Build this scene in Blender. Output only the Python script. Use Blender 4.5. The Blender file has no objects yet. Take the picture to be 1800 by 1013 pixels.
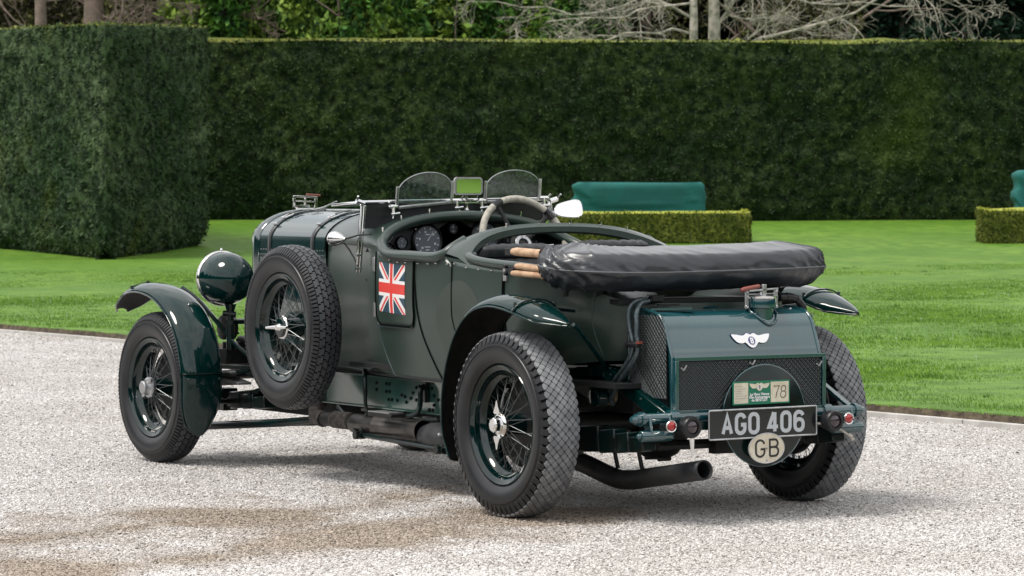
import bpy, math, random
import numpy as np
from mathutils import Vector, Matrix, noise as mnoise

random.seed(7); rng = np.random.default_rng(7)
sc = bpy.context.scene
R = math.radians

# ------------------------------------------------------------------ camera
CAM = Vector((-10.921, 7.501, 1.260)); YAW = -0.55448; PITCH = -0.02538; FPX = 5563.8
cam = bpy.data.cameras.new('camera'); cam_o = bpy.data.objects.new('camera', cam)
sc.collection.objects.link(cam_o); sc.camera = cam_o
cam_o.location = CAM
fwd = Vector((math.cos(YAW)*math.cos(PITCH), math.sin(YAW)*math.cos(PITCH), math.sin(PITCH)))
cam_o.rotation_mode = 'QUATERNION'
cam_o.rotation_quaternion = fwd.to_track_quat('-Z', 'Y')
cam.sensor_width = 36; cam.lens = FPX/1800*36
cam.clip_start = 0.1; cam.clip_end = 2000
cam.dof.use_dof = True; cam.dof.focus_distance = 12.9; cam.dof.aperture_fstop = 13

# ------------------------------------------------------------------ light
SUN_EL, SUN_AZ = R(61), R(80)      # azimuth measured from +X towards +Y
w = bpy.data.worlds.new('World'); sc.world = w; w.use_nodes = True
nt = w.node_tree; nt.nodes.clear()
out = nt.nodes.new('ShaderNodeOutputWorld'); bg = nt.nodes.new('ShaderNodeBackground')
sky = nt.nodes.new('ShaderNodeTexSky'); sky.sky_type = 'NISHITA'; sky.sun_disc = False
sky.sun_elevation = SUN_EL; sky.sun_rotation = R(90) - SUN_AZ
sky.air_density = 1.0; sky.dust_density = 3.0; sky.ozone_density = 1.0
# broken bright cloud over the blue
tc = nt.nodes.new('ShaderNodeTexCoord'); mp = nt.nodes.new('ShaderNodeMapping')
mp.inputs['Scale'].default_value = (1, 1, 3.0)
nz = nt.nodes.new('ShaderNodeTexNoise'); nz.inputs['Scale'].default_value = 2.6
nz.inputs['Detail'].default_value = 6; nz.inputs['Roughness'].default_value = .55
cr = nt.nodes.new('ShaderNodeValToRGB')
cr.color_ramp.elements[0].position = .40; cr.color_ramp.elements[1].position = .60
cr.color_ramp.elements[0].color = (.55, .55, .55, 1); cr.color_ramp.elements[1].color = (.95, .95, .95, 1)
mx = nt.nodes.new('ShaderNodeMix'); mx.data_type = 'RGBA'
mx.inputs[7].default_value = (9.7, 9.5, 9.3, 1)
nt.links.new(tc.outputs['Generated'], mp.inputs[0]); nt.links.new(mp.outputs[0], nz.inputs['Vector'])
nt.links.new(nz.outputs['Fac'], cr.inputs[0]); nt.links.new(cr.outputs[0], mx.inputs[0])
nt.links.new(sky.outputs[0], mx.inputs[6]); nt.links.new(mx.outputs[2], bg.inputs[0])
bg.inputs[1].default_value = 0.075
nt.links.new(bg.outputs[0], out.inputs[0])
sl = bpy.data.lights.new('sun', 'SUN'); sl.energy = 1.5; sl.angle = R(20); sl.color = (1, .95, .88)
so = bpy.data.objects.new('sun', sl); sc.collection.objects.link(so)
sd = Vector((math.cos(SUN_AZ)*math.cos(SUN_EL), math.sin(SUN_AZ)*math.cos(SUN_EL), math.sin(SUN_EL)))
so.rotation_mode = 'QUATERNION'; so.rotation_quaternion = sd.to_track_quat('Z', 'Y')
so.location = sd*60
vs = sc.view_settings; vs.view_transform = 'Standard'; vs.look = 'None'; vs.gamma = 1
vs.use_curve_mapping = False; vs.exposure = 1.08

# ------------------------------------------------------------------ materials
def rgb(c): return (c[0], c[1], c[2], 1)
def mat(name, col, rough=.5, metal=0, coat=0, col2=None, nscale=20, ndetail=4, bump=0, bscale=200,
        rvar=0, spec=.5, alpha=None, trans=0, split=(.4, .6), coatr=.05, bdist=.002, sheen=0, cior=1.5):
    m = bpy.data.materials.new(name); m.use_nodes = True
    t = m.node_tree; b = t.nodes['Principled BSDF']
    b.inputs['Base Color'].default_value = rgb(col); b.inputs['Roughness'].default_value = rough
    b.inputs['Metallic'].default_value = metal; b.inputs['Coat Weight'].default_value = coat
    b.inputs['Coat Roughness'].default_value = coatr; b.inputs['Coat IOR'].default_value = cior
    b.inputs['Specular IOR Level'].default_value = spec
    b.inputs['Transmission Weight'].default_value = trans
    if sheen: b.inputs['Sheen Weight'].default_value = sheen
    if alpha is not None: b.inputs['Alpha'].default_value = alpha
    co = t.nodes.new('ShaderNodeTexCoord')
    if col2 is not None or rvar:
        n = t.nodes.new('ShaderNodeTexNoise'); n.inputs['Scale'].default_value = nscale
        n.inputs['Detail'].default_value = ndetail
        t.links.new(co.outputs['Object'], n.inputs['Vector'])
        r = t.nodes.new('ShaderNodeMapRange')
        r.inputs[1].default_value = split[0]; r.inputs[2].default_value = split[1]
        t.links.new(n.outputs['Fac'], r.inputs[0])
        if col2 is not None:
            k = t.nodes.new('ShaderNodeMix'); k.data_type = 'RGBA'
            k.inputs[6].default_value = rgb(col); k.inputs[7].default_value = rgb(col2)
            t.links.new(r.outputs[0], k.inputs[0]); t.links.new(k.outputs[2], b.inputs['Base Color'])
        if rvar:
            k = t.nodes.new('ShaderNodeMapRange'); k.inputs[3].default_value = rough - rvar
            k.inputs[4].default_value = rough + rvar
            t.links.new(n.outputs['Fac'], k.inputs[0]); t.links.new(k.outputs[0], b.inputs['Roughness'])
    if bump:
        n2 = t.nodes.new('ShaderNodeTexNoise'); n2.inputs['Scale'].default_value = bscale
        n2.inputs['Detail'].default_value = 3
        t.links.new(co.outputs['Object'], n2.inputs['Vector'])
        bp = t.nodes.new('ShaderNodeBump'); bp.inputs['Strength'].default_value = bump
        bp.inputs['Distance'].default_value = bdist
        t.links.new(n2.outputs['Fac'], bp.inputs['Height']); t.links.new(bp.outputs[0], b.inputs['Normal'])
    return m

M = {}
M['paint'] = mat('gloss_green_paint', (.0005, .015, .014), .35, 0, 1, (.0007, .018, .017), 6, spec=0, coatr=.03, cior=1.5, bump=.02, bscale=9, bdist=.01)
M['tankpaint'] = mat('tank_green_sky_tint', (.005, .046, .054), .3, 0, 1, (.008, .054, .064), 5, spec=0, coatr=.12, cior=2.0, bump=.05, bscale=7, bdist=.01)  # base colour raised and blued to stand for sky reflection
M['chassis'] = mat('chassis_green_paint', (.0008, .012, .011), .35, 0, .6, (.003, .006, .005), 14, spec=.1, coatr=.15, bump=.1, bscale=60)
M['plate'] = mat('frame_plate_paint', (.012, .055, .045), .3, 0, 1, (.035, .075, .062), 5, spec=.2, coatr=.12, cior=2.0, bump=.15, bscale=6, bdist=.01)
M['wheelpaint'] = mat('wheel_green_paint', (.0006, .0085, .0085), .3, 0, 1, (.001, .012, .012), 9, spec=0, coatr=.06, cior=1.6)
M['fabric'] = mat('green_fabric_skin', (.015, .031, .025), .42, 0, .55, (.019, .036, .029), 3.2, rvar=.07, bump=.12, bscale=420, coatr=.25, spec=.30)
M['bonnet'] = mat('bonnet_paint', (.003, .022, .022), .3, 0, 1, (.004, .026, .026), 3, spec=0, coatr=.10, cior=2.4)
M['pale_disc'] = mat('pale_body_disc', (.036, .048, .040), .5, 0, 0, (.028, .039, .033), 5, bump=.1, bscale=420)
M['underseal'] = mat('wing_underside', (.004, .005, .005), .7, 0, 0, (.012, .011, .010), 40, bump=.4, bscale=120)
M['seamlight'] = mat('vinyl_piping', (.13, .14, .155), .5)
M['seam'] = mat('seam_black', (.003, .0035, .004), .8, spec=.05)
M['rubber'] = mat('tyre_rubber', (.008, .009, .011), .38, 0, 0, (.013, .014, .016), 9, rvar=.08, bump=.15, bscale=90)
M['tread'] = mat('worn_tread', (.210, .218, .228), .62, 0, 0, (.130, .137, .147), 26, bump=.3, bscale=260)
M['tread2'] = mat('dark_tread', (.024, .027, .032), .42, 0, 0, (.034, .038, .044), 16, bump=.3, bscale=260)
M['spoke'] = mat('spoke_metal', (.13, .14, .14), .35, .8)
M['spokeg'] = mat('spoke_green', (.03, .05, .05), .35, .3)
M['chrome'] = mat('chrome', (.78, .78, .77), .10, 1, 0, rvar=.05, nscale=30)
M['alloy'] = mat('dull_alloy', (.52, .53, .54), .32, .85, 0, (.40, .41, .42), 30, bump=.1, bscale=200)
M['darkmetal'] = mat('dark_metal', (.008, .009, .010), .45, .3, 0, (.016, .016, .015), 20, rvar=.15, bump=.2, bscale=80)
M['exhaust'] = mat('exhaust_steel', (.15, .14, .13), .34, .8, 0, (.10, .09, .085), 12, rvar=.12, bump=.15, bscale=60)
M['blackpipe'] = mat('black_pipe', (.014, .016, .019), .5, .1, 0, (.030, .031, .032), 16, rvar=.1, bump=.2, bscale=90)
M['lagging'] = mat('heat_wrap', (.11, .098, .088), .85, 0, 0, (.05, .044, .04), 40, bump=.8, bscale=70, bdist=.01)
M['vinyl'] = mat('hood_vinyl', (.015, .018, .024), .36, 0, .4, (.022, .026, .033), 7, rvar=.08, bump=.45, bscale=11, bdist=.008, coatr=.25)
M['leather'] = mat('green_black_leather', (.010, .014, .016), .38, 0, .1, rvar=.08, bump=.3, bscale=140)
M['strap'] = mat('brown_strap', (.050, .026, .020), .5, 0, 0, (.090, .075, .065), 24, bump=.3, bscale=120)
M['blackstrap'] = mat('black_strap', (.012, .014, .016), .42, 0, .1, bump=.2, bscale=160)
M['wood'] = mat('ash_wood', (.48, .32, .20), .5, 0, 0, (.36, .22, .13), 30, ndetail=6, bump=.1, bscale=80)
M['brownwood'] = mat('red_brown_handle', (.20, .05, .035), .4, 0, .3)
M['cord'] = mat('wheel_cord', (.42, .40, .35), .8, 0, 0, (.30, .29, .25), 40, bump=.5, bscale=160)
M['black'] = mat('satin_black', (.008, .009, .011), .4, rvar=.05)
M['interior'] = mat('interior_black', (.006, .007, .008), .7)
M['dash'] = mat('dash_black', (.012, .014, .018), .4, 0, .2, bump=.1, bscale=200)
M['gauge'] = mat('gauge_face', (.13, .145, .17), .35, 0, .6)
M['gaugelight'] = mat('gauge_print', (.62, .64, .66), .5)
M['white'] = mat('white_enamel', (.78, .79, .80), .4, 0, .3)
M['cream'] = mat('cream_enamel', (.66, .62, .50), .45, 0, .3, (.56, .50, .38), 30)
M['plateblack'] = mat('plate_black', (.006, .007, .009), .22, 0, .4, rvar=.05)
M['platesilver'] = mat('plate_digits', (.50, .53, .56), .4, .2)
M['red'] = mat('flag_red', (.62, .045, .035), .45, 0, .2)
M['flagwhite'] = mat('flag_white', (.70, .70, .70), .45, 0, .2)
M['flagblue'] = mat('flag_blue', (.018, .055, .085), .45, 0, .2)
M['lensred'] = mat('red_lens', (.35, .008, .010), .15, 0, 1)
M['lensdark'] = mat('dark_lens', (.030, .016, .024), .2, 0, .8)
M['badgeblue'] = mat('badge_blue', (.03, .03, .16), .35, 0, .5)
M['cardgreen'] = mat('card_green', (.004, .16, .09), .45, 0, .2)
M['ink'] = mat('ink', (.02, .02, .022), .6)
M['greyink'] = mat('grey_ink', (.35, .35, .33), .6)
M['mirror'] = mat('mirror_glass', (.92, .93, .93), .03, 1)
M['brass'] = mat('spring_cord', (.26, .21, .15), .7, .2, bump=.5, bscale=200)
M['teal'] = mat('teal_cover', (.0004, .085, .077), .8, 0, 0, (.001, .105, .094), 1.6, rvar=.05, bump=.3, bscale=3.5, bdist=.03)
M['soil'] = mat('edge_soil', (.045, .032, .022), .95, 0, 0, (.10, .08, .05), 14, bump=1, bscale=30, bdist=.02)
M['edging'] = mat('stone_edging', (.46, .45, .43), .85, 0, 0, (.36, .35, .33), 6, bump=.5, bscale=40)

def glass_mat():
    m = bpy.data.materials.new('screen_glass'); m.use_nodes = True; t = m.node_tree; t.nodes.clear()
    o = t.nodes.new('ShaderNodeOutputMaterial'); a = t.nodes.new('ShaderNodeBsdfTransparent')
    a.inputs[0].default_value = (.72, .82, .80, 1)
    g = t.nodes.new('ShaderNodeBsdfGlossy'); g.inputs['Roughness'].default_value = .03
    d = t.nodes.new('ShaderNodeBsdfDiffuse'); d.inputs[0].default_value = (.45, .50, .48, 1)
    f = t.nodes.new('ShaderNodeFresnel'); f.inputs[0].default_value = 1.5
    s = t.nodes.new('ShaderNodeMixShader'); s2 = t.nodes.new('ShaderNodeMixShader')
    n = t.nodes.new('ShaderNodeTexNoise'); n.inputs['Scale'].default_value = 60; n.inputs['Detail'].default_value = 8
    r = t.nodes.new('ShaderNodeMapRange'); r.inputs[1].default_value = .45; r.inputs[2].default_value = .75
    r.inputs[3].default_value = .03; r.inputs[4].default_value = .17
    co = t.nodes.new('ShaderNodeTexCoord'); t.links.new(co.outputs['Object'], n.inputs[0])
    t.links.new(n.outputs[0], r.inputs[0])
    t.links.new(f.outputs[0], s.inputs[0]); t.links.new(a.outputs[0], s.inputs[1]); t.links.new(g.outputs[0], s.inputs[2])
    t.links.new(r.outputs[0], s2.inputs[0]); t.links.new(s.outputs[0], s2.inputs[1]); t.links.new(d.outputs[0], s2.inputs[2])
    t.links.new(s2.outputs[0], o.inputs[0]); return m
M['glass'] = glass_mat()

def leafmat(name, c1, c2, c3, big=.6, small=14, rough=.6, trans=.0, bump=0, patch=None):
    m = bpy.data.materials.new(name); m.use_nodes = True; t = m.node_tree
    b = t.nodes['Principled BSDF']; b.inputs['Roughness'].default_value = rough
    b.inputs['Specular IOR Level'].default_value = .12
    co = t.nodes.new('ShaderNodeTexCoord')
    n1 = t.nodes.new('ShaderNodeTexNoise'); n1.inputs['Scale'].default_value = big; n1.inputs['Detail'].default_value = 5
    n2 = t.nodes.new('ShaderNodeTexNoise'); n2.inputs['Scale'].default_value = small; n2.inputs['Detail'].default_value = 4
    for n in (n1, n2): t.links.new(co.outputs['Object'], n.inputs['Vector'])
    r1 = t.nodes.new('ShaderNodeMapRange'); r1.inputs[1].default_value = .38; r1.inputs[2].default_value = .64
    r2 = t.nodes.new('ShaderNodeMapRange'); r2.inputs[1].default_value = .4; r2.inputs[2].default_value = .62
    t.links.new(n1.outputs[0], r1.inputs[0]); t.links.new(n2.outputs[0], r2.inputs[0])
    k1 = t.nodes.new('ShaderNodeMix'); k1.data_type = 'RGBA'; k1.inputs[6].default_value = rgb(c1); k1.inputs[7].default_value = rgb(c2)
    k2 = t.nodes.new('ShaderNodeMix'); k2.data_type = 'RGBA'; k2.inputs[7].default_value = rgb(c3)
    t.links.new(r1.outputs[0], k1.inputs[0]); t.links.new(k1.outputs[2], k2.inputs[6]); t.links.new(r2.outputs[0], k2.inputs[0])
    last = k2
    if patch:
        n3 = t.nodes.new('ShaderNodeTexNoise'); n3.inputs['Scale'].default_value = patch[1]; n3.inputs['Detail'].default_value = 3
        mpn = t.nodes.new('ShaderNodeMapping'); mpn.inputs['Location'].default_value = (3.1, 7.7, 1.2)
        t.links.new(co.outputs['Object'], mpn.inputs[0]); t.links.new(mpn.outputs[0], n3.inputs['Vector'])
        r3 = t.nodes.new('ShaderNodeMapRange'); r3.inputs[1].default_value = patch[2]; r3.inputs[2].default_value = patch[3]
        t.links.new(n3.outputs[0], r3.inputs[0])
        k3 = t.nodes.new('ShaderNodeMix'); k3.data_type = 'RGBA'; k3.inputs[7].default_value = rgb(patch[0])
        t.links.new(r3.outputs[0], k3.inputs[0]); t.links.new(k2.outputs[2], k3.inputs[6]); last = k3
    t.links.new(last.outputs[2], b.inputs['Base Color'])
    return m
M['yew'] = leafmat('yew_foliage', (.015, .034, .009), (.050, .078, .022), (.007, .016, .005), .42, 5, patch=((.050, .080, .014), .35, .59, .76))
M['yewb'] = leafmat('yew_foliage_cooler', (.028, .060, .022), (.088, .130, .060), (.009, .022, .008), .45, 5, patch=((.055, .075, .012), .5, .60, .72))
M['yewtop'] = leafmat('yew_lit_top', (.15, .17, .035), (.20, .21, .045), (.09, .12, .03), 1.5, 12)  # far brighter than the faces: light on the hedge top put into the colour
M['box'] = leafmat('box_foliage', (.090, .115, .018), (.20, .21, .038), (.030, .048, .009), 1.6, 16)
M['boxtop'] = leafmat('box_lit_top', (.36, .38, .055), (.45, .45, .08), (.22, .27, .04), 3, 20)  # light falling on the low hedge tops painted as paler foliage
M['laurel'] = leafmat('laurel_foliage', (.075, .19, .030), (.30, .42, .07), (.016, .050, .016), .9, 3)
M['laurel2'] = leafmat('dark_laurel_foliage', (.038, .115, .040), (.17, .27, .075), (.008, .028, .013), .9, 3)
M['conifer'] = leafmat('conifer_foliage', (.006, .022, .012), (.012, .040, .020), (.003, .010, .006), .7, 5)
M['brush'] = leafmat('brush_foliage', (.060, .055, .034), (.15, .16, .050), (.020, .017, .012), .9, 3)
M['wood_dark'] = leafmat('wood_mass_foliage', (.007, .015, .009), (.014, .028, .013), (.003, .007, .004), .4, 4)
M['palebark'] = mat('pale_bark', (.46, .43, .36), .85, 0, 0, (.20, .21, .15), 5, ndetail=8, bump=.8, bscale=14, bdist=.03)
M['pinkbark'] = mat('brown_bark', (.20, .150, .125), .9, 0, 0, (.13, .105, .085), 3, bump=.8, bscale=12, bdist=.03)

def grass_mat(name, scale_big=.35):
    m = leafmat(name, (.084, .176, .018), (.125, .225, .028), (.060, .136, .014), scale_big, 3.5, .6, patch=((.13, .21, .032), .9, .62, .80))
    return m
M['lawn'] = grass_mat('lawn_grass')
M['blade'] = leafmat('grass_blades', (.095, .195, .020), (.150, .270, .032), (.062, .140, .014), .35, 5, .5)

def gravel_mat():
    m = bpy.data.materials.new('gravel'); m.use_nodes = True; t = m.node_tree
    b = t.nodes['Principled BSDF']; b.inputs['Roughness'].default_value = .9; b.inputs['Specular IOR Level'].default_value = .25
    co = t.nodes.new('ShaderNodeTexCoord')
    v = t.nodes.new('ShaderNodeTexVoronoi'); v.inputs['Scale'].default_value = 95
    v2 = t.nodes.new('ShaderNodeTexVoronoi'); v2.inputs['Scale'].default_value = 210
    for n in (v, v2): t.links.new(co.outputs['Object'], n.inputs['Vector'])
    col = gravel_color(t, co, v.outputs['Color'])
    t.links.new(col, b.inputs['Base Color'])
    a = t.nodes.new('ShaderNodeMath'); a.operation = 'ADD'
    t.links.new(v.outputs['Distance'], a.inputs[0]); t.links.new(v2.outputs['Distance'], a.inputs[1])
    bp = t.nodes.new('ShaderNodeBump'); bp.invert = True; bp.inputs['Strength'].default_value = .9; bp.inputs['Distance'].default_value = .008
    t.links.new(a.outputs[0], bp.inputs['Height']); t.links.new(bp.outputs[0], b.inputs['Normal'])
    return m
TRK = -.98
def gravel_color(t, co, rnd):
    """pale limestone stones, brown damp wheel tracks across them"""
    L = t.links
    sep = t.nodes.new('ShaderNodeSeparateColor'); L.new(rnd, sep.inputs[0])
    ramp = t.nodes.new('ShaderNodeValToRGB'); L.new(sep.outputs[0], ramp.inputs[0])
    e = ramp.color_ramp.elements
    e[0].position = 0; e[0].color = (.13, .12, .11, 1)
    e[1].position = 1; e[1].color = (.74, .725, .715, 1)
    for p, c in ((.10, (.33, .31, .29, 1)), (.3, (.48, .465, .455, 1)), (.7, (.58, .565, .555, 1))):
        k = e.new(p); k.color = c
    # damp tracks: rotated coordinates so that tracks run the way cars drive round the circle
    mp = t.nodes.new('ShaderNodeMapping'); mp.inputs['Rotation'].default_value = (0, 0, R(51)); mp.inputs['Scale'].default_value = (.30, 1.7, 1)
    geo = t.nodes.new('ShaderNodeNewGeometry')
    L.new(geo.outputs['Position'], mp.inputs[0])
    n = t.nodes.new('ShaderNodeTexNoise'); n.inputs['Scale'].default_value = 1.0; n.inputs['Detail'].default_value = 5; n.inputs['Roughness'].default_value = .55
    L.new(mp.outputs[0], n.inputs['Vector'])
    n2 = t.nodes.new('ShaderNodeTexNoise'); n2.inputs['Scale'].default_value = 1.3; n2.inputs['Detail'].default_value = 6
    L.new(geo.outputs['Position'], n2.inputs['Vector'])
    # distance from the track's centre line, point P0 direction d
    sx = t.nodes.new('ShaderNodeVectorMath'); sx.operation = 'SUBTRACT'; sx.inputs[1].default_value = (.55, 2.05, 0)
    L.new(geo.outputs['Position'], sx.inputs[0])
    dt = t.nodes.new('ShaderNodeVectorMath'); dt.operation = 'DOT_PRODUCT'
    dirv = Vector((.36, -.93, 0)).normalized(); nv = Vector((dirv.y, -dirv.x, 0))
    dt.inputs[1].default_value = nv; L.new(sx.outputs[0], dt.inputs[0])
    def M_(op, a, b_=None, c=None):
        q = t.nodes.new('ShaderNodeMath'); q.operation = op
        for i, x in enumerate((a, b_, c)):
            if x is None: continue
            if isinstance(x, (int, float)): q.inputs[i].default_value = x
            else: L.new(x, q.inputs[i])
        return q.outputs[0]
    d = M_('ADD', dt.outputs['Value'], M_('MULTIPLY', M_('SUBTRACT', n2.outputs[0], .5), 2.1))
    band = M_('SUBTRACT', 1, M_('ABSOLUTE', M_('DIVIDE', d, .46)))
    band2 = M_('SUBTRACT', 1, M_('ABSOLUTE', M_('DIVIDE', M_('ADD', d, TRK), .46)))
    band = M_('MAXIMUM', band, band2)
    sep2 = t.nodes.new('ShaderNodeSeparateXYZ'); L.new(geo.outputs['Position'], sep2.inputs[0])
    far = M_('MULTIPLY', M_('MAXIMUM', M_('SUBTRACT', .35, sep2.outputs[1]), 0), .9)
    f = M_('SUBTRACT', M_('ADD', M_('MULTIPLY', M_('MAXIMUM', band, -2.5), .6), M_('MULTIPLY', M_('SUBTRACT', n.outputs[0], .5), 2.5)), far)
    fr = t.nodes.new('ShaderNodeMapRange'); fr.inputs[1].default_value = -.10; fr.inputs[2].default_value = .55
    fr.inputs[4].default_value = .85
    L.new(f, fr.inputs[0])
    k = t.nodes.new('ShaderNodeMix'); k.data_type = 'RGBA'; k.blend_type = 'MULTIPLY'
    k.inputs[7].default_value = (.54, .455, .36, 1)
    L.new(fr.outputs[0], k.inputs[0]); L.new(ramp.outputs[0], k.inputs[6])
    n3 = t.nodes.new('ShaderNodeTexNoise'); n3.inputs['Scale'].default_value = .55; n3.inputs['Detail'].default_value = 6; n3.inputs['Roughness'].default_value = .6
    L.new(geo.outputs['Position'], n3.inputs['Vector'])
    r3 = t.nodes.new('ShaderNodeMapRange'); r3.inputs[1].default_value = .42; r3.inputs[2].default_value = .60; r3.inputs[3].default_value = .0; r3.inputs[4].default_value = 1
    L.new(n3.outputs[0], r3.inputs[0])
    k2 = t.nodes.new('ShaderNodeMix'); k2.data_type = 'RGBA'; k2.blend_type = 'MULTIPLY'; k2.inputs[7].default_value = (.87, .86, .84, 1)
    L.new(r3.outputs[0], k2.inputs[0]); L.new(k.outputs[2], k2.inputs[6])
    return k2.outputs[2]
M['gravel'] = gravel_mat()
def stone_mat():
    m = bpy.data.materials.new('gravel_stone'); m.use_nodes = True; t = m.node_tree
    b = t.nodes['Principled BSDF']; b.inputs['Roughness'].default_value = .85; b.inputs['Specular IOR Level'].default_value = .25
    oi = t.nodes.new('ShaderNodeObjectInfo'); wn = t.nodes.new('ShaderNodeTexWhiteNoise'); wn.noise_dimensions = '1D'
    t.links.new(oi.outputs['Random'], wn.inputs['W'])
    t.links.new(gravel_color(t, None, wn.outputs['Color']), b.inputs['Base Color'])
    return m
M['stone'] = stone_mat()

# ------------------------------------------------------------------ mesh helpers
COL = sc.collection
class MB:
    def __init__(s): s.v = []; s.f = []; s.m = []; s.mi = 0
    def add(s, vs_, fs):
        o = len(s.v); s.v += [tuple(p) for p in vs_]; s.f += [tuple(i+o for i in f) for f in fs]; s.m += [s.mi]*len(fs)
    def box(s, c, d, rot=None):
        P = [Vector((x*d[0]/2, y*d[1]/2, z*d[2]/2)) for x in (-1, 1) for y in (-1, 1) for z in (-1, 1)]
        if rot is not None: P = [rot @ p for p in P]
        s.add([p+Vector(c) for p in P], [(0, 1, 3, 2), (4, 6, 7, 5), (0, 4, 5, 1), (2, 3, 7, 6), (0, 2, 6, 4), (1, 5, 7, 3)])
    def bar(s, a, b, w, h, up=(0, 0, 1)):
        a = Vector(a); b = Vector(b); x = (b-a); L = x.length; x.normalize()
        y = Vector(up).cross(x).normalized(); z = x.cross(y)
        s.box((a+b)/2, (L, w, h), Matrix((x, y, z)).transposed())
    def tube(s, path, r, n=8, cap=True, closed=False, flat=1, up=None):
        P = [Vector(p) for p in path]; N = len(P)
        rs = r if isinstance(r, (list, tuple)) else [r]*N
        u = None; rings = []
        for i in range(N):
            if closed: t = (P[(i+1) % N]-P[i-1])
            else: t = P[min(i+1, N-1)]-P[max(i-1, 0)]
            if t.length < 1e-9: t = Vector((1, 0, 0))
            t.normalize()
            if up is not None: u = Vector(up); u = (u - t*u.dot(t)).normalized()
            elif u is None:
                u = Vector((0, 0, 1)) if abs(t.z) < .9 else Vector((1, 0, 0)); u = (u-t*u.dot(t)).normalized()
            else: u = (u-t*u.dot(t)).normalized()
            w_ = t.cross(u)
            rings.append([P[i] + (u*math.cos(a)*flat + w_*math.sin(a))*rs[i] for a in [2*math.pi*k/n for k in range(n)]])
        vs_ = [p for q in rings for p in q]; fs = []
        for i in range(N if closed else N-1):
            for k in range(n):
                a = i*n+k; b = i*n+(k+1) % n; c = ((i+1) % N)*n+(k+1) % n; d = ((i+1) % N)*n+k
                fs.append((a, b, c, d))
        if cap and not closed:
            fs.append(tuple(range(n))[::-1]); fs.append(tuple((N-1)*n+k for k in range(n)))
        s.add(vs_, fs)
    def lathe(s, prof, o=(0, 0, 0), ax='Y', n=48, closed=False, caps=False):
        # prof: (a, r) along the axis
        vs_ = []
        for a, r in prof:
            for k in range(n):
                t = 2*math.pi*k/n; c, d = r*math.cos(t), r*math.sin(t)
                if ax == 'Y': p = (c, a, d)
                elif ax == 'X': p = (a, c, d)
                else: p = (c, d, a)
                vs_.append((p[0]+o[0], p[1]+o[1], p[2]+o[2]))
        fs = []; m = len(prof)
        for i in range(m if closed else m-1):
            for k in range(n):
                fs.append((i*n+k, i*n+(k+1) % n, ((i+1) % m)*n+(k+1) % n, ((i+1) % m)*n+k))
        if caps:
            if prof[0][1] > 1e-6: fs.append(tuple(range(n)))
            if prof[-1][1] > 1e-6: fs.append(tuple((m-1)*n+k for k in range(n))[::-1])
        s.add(vs_, fs)
    def grid(s, G, cu=False, cv=False):
        nu = len(G); nv = len(G[0]); vs_ = [p for r in G for p in r]; fs = []
        for i in range(nu if cu else nu-1):
            for j in range(nv if cv else nv-1):
                fs.append((i*nv+j, ((i+1) % nu)*nv+j, ((i+1) % nu)*nv+(j+1) % nv, i*nv+(j+1) % nv))
        s.add(vs_, fs)
    def poly(s, pts): s.add(pts, [tuple(range(len(pts)))])
    def prism(s, pts, d):
        """polygon (list of Vector) extruded by vector d"""
        n = len(pts); P = [Vector(p) for p in pts]; Q = [p+Vector(d) for p in P]
        s.add(P+Q, [tuple(range(n))[::-1], tuple(range(n, 2*n))] + [(i, (i+1) % n, n+(i+1) % n, n+i) for i in range(n)])
    def ball(s, c, r, n=12, sc_=(1, 1, 1)):
        pr = [(-math.cos(math.pi*i/(n//2)), math.sin(math.pi*i/(n//2))) for i in range(n//2+1)]
        vs_ = []; 
        for a, q in pr:
            for k in range(n):
                t = 2*math.pi*k/n; vs_.append((c[0]+r*sc_[0]*q*math.cos(t), c[1]+r*sc_[1]*q*math.sin(t), c[2]+r*sc_[2]*a))
        fs = [(i*n+k, i*n+(k+1) % n, (i+1)*n+(k+1) % n, (i+1)*n+k) for i in range(n//2) for k in range(n)]
        s.add(vs_, fs)
    def build(s, name, mats, parent=None, loc=None, smooth=38, bevel=0, solid=0, recalc=True):
        me = bpy.data.meshes.new(name); me.from_pydata(s.v, [], s.f); me.validate()
        if not isinstance(mats, (list, tuple)): mats = [mats]
        for m in mats: me.materials.append(m)
        if len(mats) > 1 and len(me.polygons) == len(s.m): me.polygons.foreach_set('material_index', s.m)
        if recalc:
            import bmesh
            bm = bmesh.new(); bm.from_mesh(me); bmesh.ops.remove_doubles(bm, verts=bm.verts, dist=1e-6)
            bmesh.ops.recalc_face_normals(bm, faces=bm.faces); bm.to_mesh(me); bm.free()
        if smooth:
            me.shade_smooth(); me.set_sharp_from_angle(angle=R(smooth))
        o = bpy.data.objects.new(name, me); COL.objects.link(o)
        if parent is not None: o.parent = parent
        if loc is not None: o.location = loc
        if solid:
            md = o.modifiers.new('solid', 'SOLIDIFY'); md.thickness = solid; md.offset = 0
        if bevel:
            md = o.modifiers.new('bevel', 'BEVEL'); md.width = bevel; md.segments = 2; md.limit_method = 'ANGLE'; md.angle_limit = R(40)
        return o
def tag(o, label=None, cat=None, group=None, kind=None):
    if label: o['label'] = label
    if cat: o['category'] = cat
    if group: o['group'] = group
    if kind: o['kind'] = kind
    return o
def empty(name, loc=(0, 0, 0), parent=None, rot=(0, 0, 0)):
    o = bpy.data.objects.new(name, None); COL.objects.link(o); o.location = loc; o.rotation_euler = rot
    o.empty_display_size = .1
    if parent is not None: o.parent = parent
    return o
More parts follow.
